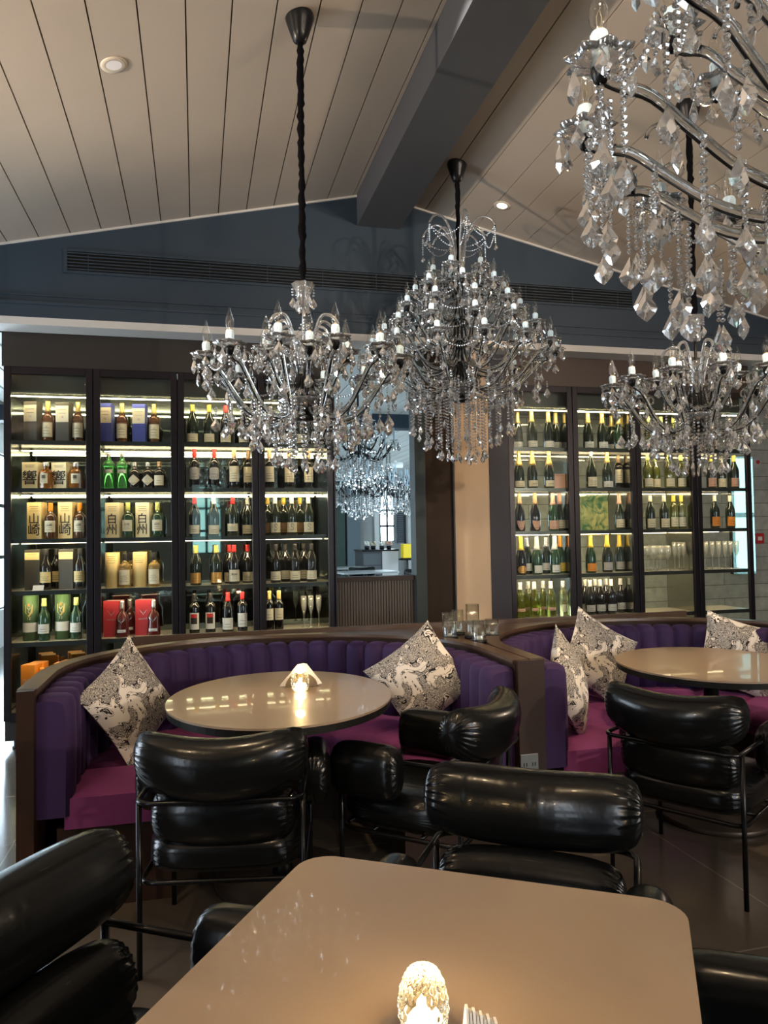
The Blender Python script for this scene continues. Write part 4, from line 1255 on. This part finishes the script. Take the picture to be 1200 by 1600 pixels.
# stemware
mb = MB(); mb.lathe([(0, 0), (.03, 0), (.03, .002), (.006, .006), (.0035, .02), (.0035, .09), (.010, .1), (.028, .125), (.033, .15), (.030, .19), (.025, .215), (.0242, .215), (.029, .19), (.0318, .15), (.027, .127), (0, .104)], 18); WG = mb.mesh('wine_glass', STEMG)
mb = MB(); mb.lathe([(0, 0), (.021, 0), (.021, .002), (.005, .006), (.003, .02), (.003, .10), (.008, .112), (.019, .15), (.021, .19), (.0195, .24), (.0187, .24), (.0198, .19), (.0175, .152), (0, .115)], 16); FL = mb.mesh('champagne_flute', STEMG)
KIND['wineglass'] = ((WG, None, None), 'wine_glass', 'large bowl wine glass')
KIND['flute'] = ((FL, None, None), 'champagne_flute', 'slender champagne flute')
SHN = {1: 'top shelf', 2: 'second shelf', 3: 'third shelf', 4: 'fourth shelf', 5: 'fifth shelf', 6: 'lowest shelf'}
CBN = {1: 'first', 2: 'second', 3: 'third', 4: 'fourth', 5: 'fifth', 6: 'sixth', 7: 'seventh', 8: 'eighth'}
ORDN = ['leftmost', 'second', 'third', 'fourth', 'fifth', 'sixth', 'seventh', 'eighth', 'ninth']
cnt = {}
for r_ in INV:
    cnt.setdefault((r_[0], r_[1], r_[4]), []).append(r_)
CATS = {'whisky_bottle': 'bottle', 'gin_bottle': 'bottle', 'wine_bottle': 'bottle', 'champagne_bottle': 'bottle', 'whisky_box': 'box', 'gift_box': 'box', 'whisky_tube': 'tube', 'wine_glass': 'wine glass', 'champagne_flute': 'champagne flute'}
rr = random.Random(3)
for (b, s, k), items in cnt.items():
    items = sorted(items, key=lambda q: q[2] - .3 * (q[3] - 5.62))
    (body, cap, lab), nm, look = KIND[k]
    for i, (b_, s_, x, y, k_) in enumerate(items):
        pos = '' if len(items) == 1 else (ORDN[i] + ', ' if len(items) > 2 or i == 0 else 'right one, ')
        if len(items) == 2:
            pos = ('left one, ', 'right one, ')[i]
        L_ = look + ', ' + pos + SHN[s] + ', ' + CBN[b] + ' cabinet'
        if len(L_.split()) > 16:
            L_ = look.replace(' with ', ', ').replace(' and ', ', ') + ', ' + pos + SHN[s] + ', ' + CBN[b] + ' cabinet'
        if len(L_.split()) <= 14:
            L_ += ' from left'
        z = ZS[s]
        o = put(nm, body, None, (x, y, z + .0006), rr.uniform(-.08, .08) + (-.22 if k.startswith('box') else -.1))
        o['label'] = L_
        o['category'] = CATS[nm]
        if len(items) > 1:
            o['group'] = look + ' on the ' + SHN[s] + ' of the ' + CBN[b] + ' cabinet'
        if cap:
            put('cap', cap, o)
        if lab:
            put('front_print' if k.startswith(('box', 'tube')) else 'label', lab, o)
# small folded price cards
mb = MB(); mb.add([(-.035, -.02, 0), (.035, -.02, 0), (.035, 0, .035), (-.035, 0, .035), (.035, .02, 0), (-.035, .02, 0)], [(0, 1, 2, 3), (3, 2, 4, 5)])
o = mb.build('tent_card', WHT, None, (-1.06, 5.575, ZS[4])); o['label'] = 'small folded white card on the fourth shelf of the first cabinet'; o['category'] = 'card'
# framed picture on the stone wall seen through the sixth cabinet
t = thing('framed_picture', 'framed green and yellow picture on the stone wall behind sixth cabinet', 'picture', (3.80, 6.6, 1.6))
mb = MB(); mb.box(-.20, .20, -.012, -.004, -.2, .2)
def pic_mat():
    m, nt, N, L = node_mat('painted_canvas')
    b = N['Principled BSDF']; tc_ = N.new('ShaderNodeTexCoord')
    nz = N.new('ShaderNodeTexNoise'); nz.inputs['Scale'].default_value = 9; nz.inputs['Detail'].default_value = 6; nz.inputs['Distortion'].default_value = 1.5
    L.new(tc_.outputs['Object'], nz.inputs['Vector'])
    cr = N.new('ShaderNodeValToRGB')
    cr.color_ramp.elements[0].position = .38; cr.color_ramp.elements[0].color = (.05, .22, .1, 1)
    cr.color_ramp.elements[1].position = .62; cr.color_ramp.elements[1].color = (.75, .7, .3, 1)
    L.new(nz.outputs['Fac'], cr.inputs[0]); L.new(cr.outputs[0], b.inputs['Base Color'])
    return m
mb.build('canvas', pic_mat(), t)
mb = MB(); f = .03
mb.box(-.2 - f, .2 + f, -.02, 0, .2, .2 + f); mb.box(-.2 - f, .2 + f, -.02, 0, -.2 - f, -.2); mb.box(-.2 - f, -.2, -.02, 0, -.2, .2); mb.box(.2, .2 + f, -.02, 0, -.2, .2)
mb.build('frame', KRAFT, t)
# alarm fittings on the stone wall
t = thing('fire_call_point', 'small red fire call point on the grey stone wall at right', 'alarm', (5.70, 6.6, 1.31))
mb = MB(); mb.box(-.05, .05, -.03, 0, -.055, .055); bevel(mb.build('housing', mat('alarm_red', (.5, .02, .02), .4), t), .006)
mb = MB(); mb.box(-.03, .02, -.034, -.03, -.02, .02); mb.build('press_plate', WHT, t)
t = thing('alarm_sounder', 'round grey and red sounder on the stone wall, above the red call point', 'alarm', (5.70, 6.6, 2.11))
mb = MB(); mb.lathe([(.0, .03), (.03, .03), (.055, .012), (.06, 0)], 24, M=Matrix.Rotation(PI / 2, 4, 'X')); mb.build('dome', GRY, t)
mb = MB(); mb.lathe([(.0, .045), (.018, .042), (.022, .028)], 16, M=Matrix.Rotation(PI / 2, 4, 'X')); mb.build('beacon', mat('alarm_red', (.5, .02, .02), .4), t)
# ------------------------------------------------------------------ things in the room beyond the opening
def far_table(x, y, rz, label):
    t = thing('pedestal_table', label, 'table', (x, y, 0), rz)
    mb = MB(); mb.prism(rounded(1.1, .8, .06), .72, .75); mb.build('tabletop', mat('far_top', (.35, .36, .36), .3), t)
    mb = MB(); mb.lathe([(0, 0), (.2, 0), (.2, .02), (.035, .03), (.035, .72)], 20); mb.build('pedestal', BLACK, t)
far_table(3.05, 13.6, .1, 'pale topped table seen through the opening, nearest to the fluted partition')
far_table(2.95, 15.6, .1, 'second pale topped table seen through the opening, farther back')
for x, y, a, lab in ((3.72, 13.2, 2.0, 'black armchair beyond the opening, at the right end of the pale table'), (3.25, 14.6, 3.1, 'black armchair beyond the opening, behind the nearest pale table'),
                     (4.1, 13.9, 1.6, 'black armchair beyond the opening, farthest right in front of the counter')):
    armchair(x, y, -math.sin(a), math.cos(a), lab, G)
t = thing('service_counter', 'service counter with grey front and white end beyond the opening', 'counter', (4.1, 16.3, 0))
mb = MB(); mb.box(-.5, -.05, 0, .8, 0, 1.06); mb.build('drawer_block', mat('far_grey', (.05, .055, .06), .5), t)
for k in range(3):
    mb = MB(); mb.box(-.48, -.07, -.012, 0, .2 + .28 * k, .45 + .28 * k); mb.build('drawer', mat('far_grey2', (.09, .1, .11), .5), t)
mb = MB(); mb.box(-.05, .32, -.02, .8, 0, 1.06); mb.build('end_block', mat('far_white', (.6, .58, .56), .5), t)
mb = MB(); mb.box(-.52, .34, -.04, .84, 1.06, 1.10); mb.build('worktop', BLACK, t)
for i, (x, y, c) in enumerate(((3.75, 16.5, 'white'), (3.92, 16.6, 'cream'), (4.1, 16.5, 'white'), (4.28, 16.55, 'pink'))):
    t = thing('flower_bunch', ['white flowers in a dark pot, leftmost on the far counter', 'cream flowers in a dark pot, second on the far counter', 'white flowers in a dark pot, third on the far counter', 'pinkish flowers in a dark pot, rightmost on the far counter'][i], 'flowers', (x, y, 1.10))
    mb = MB(); mb.lathe([(0, 0), (.05, 0), (.06, .08), (0, .08)], 12); mb.build('pot', BLKP, t)
    mb = MB()
    rnd = random.Random(i)
    for k in range(14):
        cx_, cy_, cz_ = rnd.uniform(-.07, .07), rnd.uniform(-.05, .05), rnd.uniform(.1, .18)
        mb.lathe([(0, -.02), (.018, -.012), (.022, 0), (.015, .012), (0, .018)], 7, M=Matrix.Translation((cx_, cy_, cz_)))
    mb.build('blossoms', {'white': WHT, 'cream': CREAM, 'pink': PINK}[c], t)
t = thing('side_stand', 'black stand with a round tray beyond the opening at the right', 'stand', (4.56, 16.0, 0))
mb = MB(); mb.lathe([(0, .86), (.2, .86), (.2, .9), (0, .9)], 20); mb.build('tray', BLACK, t)
mb = MB(); mb.lathe([(.15, 0), (.15, .02), (.02, .03), (.02, .86)], 16); mb.build('pole', BLACK, t)
mb = MB(); mb.box(-.13, .13, -.1, .1, 0, .32); o = bevel(mb.build('yellow_canister', mat('bright_yellow', (.85, .6, .02), .4), None, (4.56, 16.0, .90)), .02); o['label'] = 'bright yellow canister on the black stand beyond the opening'; o['category'] = 'canister'
# shutter beside the far window
t = thing('window_shutter', 'dark louvered shutter folded beside the far window', 'shutter', (5.26, 19.1, 1.2))
mb = MB(); mb.box(-.1, -.07, -.03, 0, 0, 1.35); mb.box(.09, .12, -.03, 0, 0, 1.35); mb.build('frame', SLATE, t)
mb = MB()
for k in range(26):
    mb.box(-.07, .09, -.025, -.005, .03 + .05 * k, .055 + .05 * k)
mb.build('louvres', SLATE, t)
t = thing('security_camera', 'white security camera under the ceiling beyond the opening', 'camera', (4.05, 15.0, 2.88))
mb = MB(); mb.box(-.03, .03, -.03, .03, 0, .1); mb.build('bracket', WHITE, t)
mb = MB(); mb.lathe([(0, -.2), (.05, -.2), (.06, -.17), (.06, .15), (0, .15)], 14, M=Matrix.Rotation(PI / 2, 4, 'Y')); mb.build('housing', WHITE, t)
# ------------------------------------------------------------------ crystal chandeliers
def kite(mb, w, h, t, x=0, y=0, z=0, ang=0, mi=0):
    """faceted pendalogue hanging with its top at (x, y, z)"""
    out = [(0, 0), (.13, -.16), (.34, -.40), (.5, -.60), (.40, -.76), (.14, -.93), (0, -1), (-.14, -.93), (-.40, -.76), (-.5, -.60), (-.34, -.40), (-.13, -.16)]
    c, s = math.cos(ang), math.sin(ang)
    def P(a, b, d):
        px, py = a * w, d
        return (x + px * c - py * s, y + px * s + py * c, z + b * h)
    n = len(out)
    vs = [P(a, b, 0) for a, b in out]
    vs += [P(a * .42, -.58 + (b + .58) * .42, t / 2) for a, b in out]
    vs += [P(a * .42, -.58 + (b + .58) * .42, -t / 2) for a, b in out]
    fs = []
    for i in range(n):
        j = (i + 1) % n
        fs.append((i, j, n + j, n + i)[::-1])
        fs.append((i, j, 2 * n + j, 2 * n + i))
    fs.append(tuple(range(n, 2 * n))[::-1])
    fs.append(tuple(range(2 * n, 3 * n)))
    mb.add(vs, fs, mi, False)
def bead(mb, x, y, z, r, mi=0):
    prof = [(0, -r), (r * .75, -r * .55), (r, 0), (r * .75, r * .55), (0, r)]
    mb.lathe(prof, 6, mi, False, Matrix.Translation((x, y, z)))
def strand(mb, x, y, z, L, r=.0068, drop=(.036, .055), ang=0, gap=2.15):
    k = z - r
    end = z - L
    while k - r > end:
        bead(mb, x, y, k, r)
        k -= gap * r
    if drop:
        kite(mb, drop[0], drop[1], drop[0] * .38, x, y, k + r * .5, ang)
def festoon(mb, p, q, sag, n, r=.006):
    p, q = Vector(p), Vector(q)
    for i in range(n):
        t = (i + .5) / n
        c = p.lerp(q, t)
        bead(mb, c.x, c.y, c.z - sag * 4 * t * (1 - t), r)
CM = {}
def shared(key, name, f, mats):
    if key not in CM:
        mb = MB(); f(mb); CM[key] = mb.mesh(name, mats)
    return CM[key]
def bobeche_f(mb):
    prof = [(.010, -.004), (.022, -.006), (.042, .002), (.062, .014), (.060, .017), (.041, .006), (.02, 0), (.01, .002)]
    mb.lathe(prof, 32, 0, True, rf=lambda a, j, z: 1 + (.13 * math.cos(8 * a) if j in (2, 3, 4, 5) else 0))
    mb.lathe([(.006, -.034), (.012, -.03), (.018, -.012), (.018, -.004), (0, -.004)], 16, 1, True)
def candle_f(mb):
    mb.lathe([(.0158, 0), (.0158, .062), (.014, .065), (0, .065)], 16, 0, True)
    for k in range(5):
        a = k * 1.3
        mb.lathe([(0, -.016), (.003, -.012), (.0028, .006), (0, .01)], 6, 0, True, Matrix.Translation((.0152 * math.cos(a), .0152 * math.sin(a), .052 - .004 * (k % 3))))
def bulb_f(mb):
    mb.lathe([(.010, 0), (.014, .012), (.0185, .030), (.0175, .044), (.0115, .062), (.006, .078), (.003, .092), (0, .097)], 14, 0, True)
    mb.lathe([(.008, 0), (.008, .008), (0, .009)], 10, 1, True)
    mb.tube([(-.004, 0, .01), (-.005, 0, .03), (0, .003, .042), (.005, 0, .03), (.004, 0, .01)], .0009, 5, 1)
def pend_f(L, w, h):
    def f(mb):
        bead(mb, 0, 0, -.007, .0068); 
        if L > 1:
            bead(mb, 0, 0, -.021, .0062)
        kite(mb, w, h, w * .4, 0, 0, -.012 - .014 * (L - 1))
    return f
ARMK = [(.0, -.05), (.07, -.17), (.22, -.235), (.42, -.245), (.60, -.20), (.75, -.12), (.86, -.055), (.95, -.035), (1.0, -.02)]
def arm_f(r, dz, r0=.03):
    def f(mb):
        pts = smooth_path([(r0 + (r - r0) * a, 0, b * dz) for a, b in ARMK], 4)
        mb.tube(pts, .0105, 8, 0)
        pts2 = [(p.x, p.y, p.z - .002) for p in pts]
        mb.tube([(p[0], .0, p[2] - .0105) for p in pts2], .0032, 6, 1)
        # small curl at the outer end
        cx, cz = r * .80, -.02 * dz
        curl = [(r * .78 + .03 * math.cos(a) * (1 - a / 9), 0, -.03 + .03 * math.sin(a) * (1 - a / 9)) for a in [q * .45 for q in range(12)]]
        mb.tube(curl, .005, 6, 0)
    return f
def chandelier(name, x, y, zc, label, tiers, hub, rings, curls, crown, cord, scale=1.0, arm_drops=True, body=None, max_parts=96, droplen=None, rim_drops=6, bigdrop=(.042, .062)):
    """tiers: (z, r, n, phase); rings of hanging strands: (r, z top, z bottom, n)"""
    root = thing(name, label, 'chandelier', (x, y, zc), 0, 'crystal chandeliers')
    root_z = zc
    def Z(z):
        return z - root_z
    # canopy and cord sleeve
    slope = LB if x < RX else RB
    mb = MB(); mb.lathe([(0, 0.02), (.062, .014), (.066, .0), (.066, -.012), (.060, -.03), (.042, -.085), (.030, -.115), (.016, -.125), (0, -.126)], 28)
    mb.build('ceiling_canopy', BLKP, root)
    rnd = random.Random(int(x * 100) + 5)
    z0, z1 = Z(zc) - .12, Z(cord)
    n = max(8, int((z0 - z1) / .02))
    pts = [(rnd.uniform(-.0025, .0025), rnd.uniform(-.0025, .0025), z0 + (z1 - z0) * i / n) for i in range(n + 1)]
    rs = [.0145 + rnd.uniform(-.0035, .004) for _ in pts]
    mb = MB(); mb.tube(pts, rs, 9, 0, True); mb.build('cord_sleeve', FABK, root)
    # stem: black rod with glass balusters
    mb = MB(); mb.tube([(0, 0, Z(cord)), (0, 0, Z(hub) - .03)], .008, 8, 0)
    mb.lathe([(0, -.035), (.05, -.03), (.055, -.018), (.03, .0), (.02, .03), (0, .03)], 20, 0, True, Matrix.Translation((0, 0, Z(hub) - .02)))
    mb.build('stem_rod', BLACK, root)
    mb = MB()
    zz = Z(hub) + .03
    prof = [(.016, zz), (.05, zz + .015), (.062, zz + .04), (.03, zz + .07), (.018, zz + .09)]
    zt = Z(crown[0]) if crown else Z(cord)
    k = zz + .09
    while k < zt - .09:
        prof += [(.018, k), (.034, k + .03), (.018, k + .06)]
        k += .075
    mb.lathe(prof, 18)
    mb.lathe([(.02, Z(hub) - .01), (.07, Z(hub) + .0), (.12, Z(hub) + .035), (.118, Z(hub) + .04), (.07, Z(hub) + .006), (.02, Z(hub) - .004)], 32, 0, True, rf=lambda a, j, z: 1 + .06 * math.cos(12 * a))
    mb.build('glass_column', CRY, root)
    if crown:
        za, zb_ = Z(crown[0]), Z(crown[1])
        H = zb_ - za
        mb = MB(); mb.lathe([(.018, za), (.03, za + .1 * H), (.024, za + .3 * H), (.03, za + .6 * H), (.05, za + H), (.048, za + H), (.027, za + .6 * H), (.02, za + .3 * H)], 24, 0, True, rf=lambda a, j, z: 1 + (.08 * math.cos(8 * a) if j in (4, 5) else 0))
        mb.build('glass_crown', CRY, root)
    parts = [0]
    fr = MB()      # everything beyond the part limit
    strands = []
    def near(q):
        return (x + q[0]) ** 2 + (y + q[1]) ** 2 + (zc + q[2] - CAM_H) ** 2
    bob = shared('bob', 'drip_dish', bobeche_f, [CRY, BLKP])
    can = shared('can', 'candle_sleeve', candle_f, [CANDLE])
    blb = shared('blb', 'candle_bulb', bulb_f, [BULBG, BRASS])
    penm = shared('pen%s' % (bigdrop,), 'crystal_pendant', pend_f(2, bigdrop[0], bigdrop[1]), [CRY])
    pens = shared('pens%s' % (bigdrop,), 'crystal_pendant', pend_f(1, bigdrop[0] * .72, bigdrop[1] * .72), [CRY])
    pend_list = []
    for ti, (z, r, n, ph) in enumerate(tiers):
        dz = min(1, .35 + r * 1.5)
        am = shared(('arm', round(r, 2), round(dz, 2)), 'glass_arm', arm_f(r, dz), [ARMG, BLACK])
        tips = []
        for i in range(n):
            a = ph + 2 * PI * i / n
            px, py = r * math.cos(a), r * math.sin(a)
            put('glass_arm', am, root, (0, 0, Z(z)), a)
            put('drip_dish', bob, root, (px, py, Z(z)), a)
            c = put('candle_sleeve', can, root, (px, py, Z(z)), a)
            put('candle_bulb', blb, c, (0, 0, .064))
            for k in range(rim_drops):
                q = a + 2 * PI * k / rim_drops + .3
                pend_list.append((px + .058 * math.cos(q), py + .058 * math.sin(q), Z(z) + .008, q, k % 2))
            if arm_drops:
                for fr_, dd in ((.80, .10), (.55, .235)):
                    if r * fr_ < .16:
                        continue
                    pend_list.append((r * fr_ * math.cos(a), r * fr_ * math.sin(a), Z(z) - dd * dz - .012, a, 0))
            tips.append((px, py, Z(z) - .005))
        for i in range(n):
            p, q = tips[i], tips[(i + 1) % n]
            d = math.dist(p, q)
            mbf = MB(); festoon(mbf, p, q, min(.09, d * .3), max(6, int(d / .0135)))
            mbf.build('bead_festoon', CRY, root)
    # long chains below the outer tips
    if droplen:
        z, r, n, ph = tiers[0]
        for i in range(n):
            a = ph + 2 * PI * i / n
            for (rr_, L, off) in droplen:
                strands.append((r * rr_ * math.cos(a + off), r * rr_ * math.sin(a + off), Z(z) - (.02 if rr_ > .9 else .2 * min(1, .35 + r * 1.5)), L, .0068, (bigdrop[0] * 1.05, bigdrop[1] * 1.05), a + off, 2.15))
    lead = len([1 for _ in pend_list])
    pend_list.sort(key=near)
    for i, (px, py, pz, ang, small) in enumerate(pend_list):
        if i < max_parts:
            put('crystal_pendant', pens if small else penm, root, (px, py, pz), ang + PI / 2)
        else:
            mbk = fr
            w, h = (bigdrop[0] * .72, bigdrop[1] * .72) if small else bigdrop
            bead(mbk, px, py, pz - .007, .0068)
            kite(mbk, w, h, w * .4, px, py, pz - .014, ang + PI / 2)
    # hanging curtain
    for (r, zt_, zb2, n) in rings:
        for i in range(n):
            a = 2 * PI * i / n + r * 7
            strands.append((r * math.cos(a), r * math.sin(a), Z(zt_), zt_ - zb2 - .06 + rnd.uniform(-.012, .012), .0078, (.04, .06), a, 2.6))
    # curled glass sprigs above
    if curls:
        zb3, zt3, rc, n = curls
        H = zt3 - zb3
        def curl_f(mb):
            pts = smooth_path([(.02, 0, 0), (.035, 0, H * .45), (.06, 0, H * .8), (rc * .55, 0, H * 1.0), (rc * .85, 0, H * .97), (rc, 0, H * .86)], 5)
            mb.tube(pts, .0075, 8, 0)
            mb.tube([(p.x * .72, 0, p.z * .85) for p in pts], .006, 6, 0)
        cm = shared(('curl', name, x), 'glass_curl', curl_f, [CRY])
        for i in range(n):
            a = 2 * PI * i / n + .4
            put('glass_curl', cm, root, (0, 0, Z(zb3)), a)
            tx, ty, tz = rc * math.cos(a), rc * math.sin(a), Z(zb3) + H * .85
            strands.append((tx, ty, tz, .05 if H < .3 else .12, .006, (.03, .045), a, 2.15))
            if H > .3:
                b = a + 2 * PI / n
                mbf = MB(); festoon(mbf, (tx, ty, tz), (rc * math.cos(b), rc * math.sin(b), tz), .09, 20, .0055); festoon(mbf, (tx, ty, tz), (.03 * math.cos(a), .03 * math.sin(a), tz - .1), .04, 14, .0055)
                mbf.build('bead_festoon', CRY, root)
    if crown:
        for i in range(6):
            a = i * PI / 3
            strands.append((.046 * math.cos(a), .046 * math.sin(a), Z(crown[1]) - .02, .05, .006, (.034, .052), a, 2.15))
    strands.sort(key=near)
    for i, (sx, sy, sz, L, br, dp, an, gp) in enumerate(strands):
        if i < 98:
            mbf = MB(); strand(mbf, 0, 0, 0, L, r=br, drop=dp, ang=an, gap=gp)
            mbf.build('bead_strand', CRY, root, (sx, sy, sz))
        else:
            strand(fr, sx, sy, sz, L, r=br, drop=dp, ang=an, gap=gp)
    if fr.v:
        o = fr.build('pendant_fringe', CRY, root)
        o['kind'] = 'stuff'
    return root
SM = dict(tiers=[(2.17, .43, 12, .15), (2.20, .20, 6, .5)], hub=1.97, rings=[(.135, 1.96, 1.70, 14), (.075, 1.95, 1.685, 8), (.23, 1.95, 1.79, 14)], curls=(2.05, 2.38, .17, 6), crown=(2.40, 2.535), cord=2.53,
          droplen=[(1.0, .07, 0), (.9, .05, -.12), (.78, .05, .12), (.66, .07, .05), (.55, .06, -.1), (.4, .08, .15)])
chandelier('crystal_chandelier', .472, 3.285, ceil_z(.472), 'crystal chandelier on a long black sleeved cord over the left booth', **SM)
chandelier('crystal_chandelier', 2.567, 3.381, ceil_z(2.567), 'crystal chandelier over the right booth in front of the right cabinets', **SM)
chandelier('crystal_chandelier', 1.694, 4.581, ceil_z(1.694), 'tallest many tiered crystal chandelier near the beige panel, white candles on five tiers',
           tiers=[(2.58, .61, 14, .1), (2.72, .50, 12, .35), (2.86, .39, 10, .2), (2.99, .29, 8, .5), (3.12, .17, 5, .3)], hub=2.32,
           rings=[(.33, 2.38, 2.04, 22), (.24, 2.34, 1.97, 18), (.15, 2.32, 1.88, 14), (.07, 2.30, 1.87, 7)], curls=(3.0, 3.47, .25, 6), crown=None, cord=3.2, rim_drops=5,
           droplen=[(1.0, .06, 0), (.8, .05, .1), (.6, .10, -.1), (.9, .05, -.1), (.45, .1, .08)], max_parts=90)
chandelier('crystal_chandelier', 1.42, 1.06, ceil_z(1.42), 'nearest crystal chandelier filling the top right corner, seen from below',
           tiers=[(2.27, .70, 18, .12), (2.50, .52, 12, .3), (2.72, .34, 8, .2)], hub=2.05,
           rings=[(.30, 2.1, 1.93, 14), (.18, 2.08, 1.85, 10)], curls=(2.7, 3.15, .28, 6), crown=(3.2, 3.33), cord=3.3,
           droplen=[(1.0, .12, 0), (.99, .19, .12), (.95, .15, -.1), (.88, .10, .05), (.84, .14, -.12), (.74, .16, .02), (.66, .12, .10), (.55, .12, -.06), (.45, .12, -.1)], bigdrop=(.044, .068), rim_drops=6, max_parts=96)
# far chandeliers beyond the opening, small in view: one mesh each
def far_chandelier(x, y, zb, s, label):
    mb = MB()
    tiers = [(.42, 12), (.26, 8), (.15, 5)]
    for k, (r, n) in enumerate(tiers):
        for i in range(n):
            a = 2 * PI * i / n + k
            z = .42 + .12 * k
            pts = smooth_path([(.03 * math.cos(a), .03 * math.sin(a), z - .1), (r * .6 * math.cos(a), r * .6 * math.sin(a), z - .2), (r * math.cos(a), r * math.sin(a), z)], 3)
            mb.tube(pts, .009, 5, 1)
            mb.lathe([(.012, 0), (.06, .012)], 8, 0, False, Matrix.Translation((r * math.cos(a), r * math.sin(a), z)))
            mb.lathe([(.012, 0), (.012, .07), (.016, .10), (.004, .15), (0, .16)], 6, 2, True, Matrix.Translation((r * math.cos(a), r * math.sin(a), z)))
            for q in range(4):
                b = a + q * 1.57
                kite(mb, .05, .08, .02, (r + .0) * math.cos(a) + .055 * math.cos(b), r * math.sin(a) + .055 * math.sin(b), z - .01, b)
    for r, n, z in ((.36, 26, .3), (.26, 20, .26), (.16, 14, .22), (.08, 7, .2)):
        for i in range(n):
            a = 2 * PI * i / n
            strand(mb, r * math.cos(a), r * math.sin(a), z, .22 - .35 * (r - .1) + .03 * (i % 2), r=.011, drop=(.05, .075), ang=a)
    mb.tube([(0, 0, .25), (0, 0, 3.0 - zb)], .012, 6, 1)
    mb.v = [(a * s, b * s, c if c > 1 else c * s) for a, b, c in mb.v]
    o = mb.build('crystal_chandelier', [CRY, BLACK, CANDLE], None, (x, y, zb))
    o['label'] = label; o['category'] = 'chandelier'; o['group'] = 'chandeliers in the room beyond the opening'
far_chandelier(1.72, 7.9, 2.02, .95, 'crystal chandelier just beyond the opening, the highest and largest looking one')
far_chandelier(2.55, 11.6, 1.78, 1.15, 'crystal chandelier beyond the opening, lowest and farthest left')
far_chandelier(3.25, 12.6, 1.85, 1.0, 'crystal chandelier beyond the opening, in the middle of the three farther ones')
far_chandelier(3.95, 13.4, 1.85, 1.0, 'crystal chandelier beyond the opening, partly cut by the slate post')
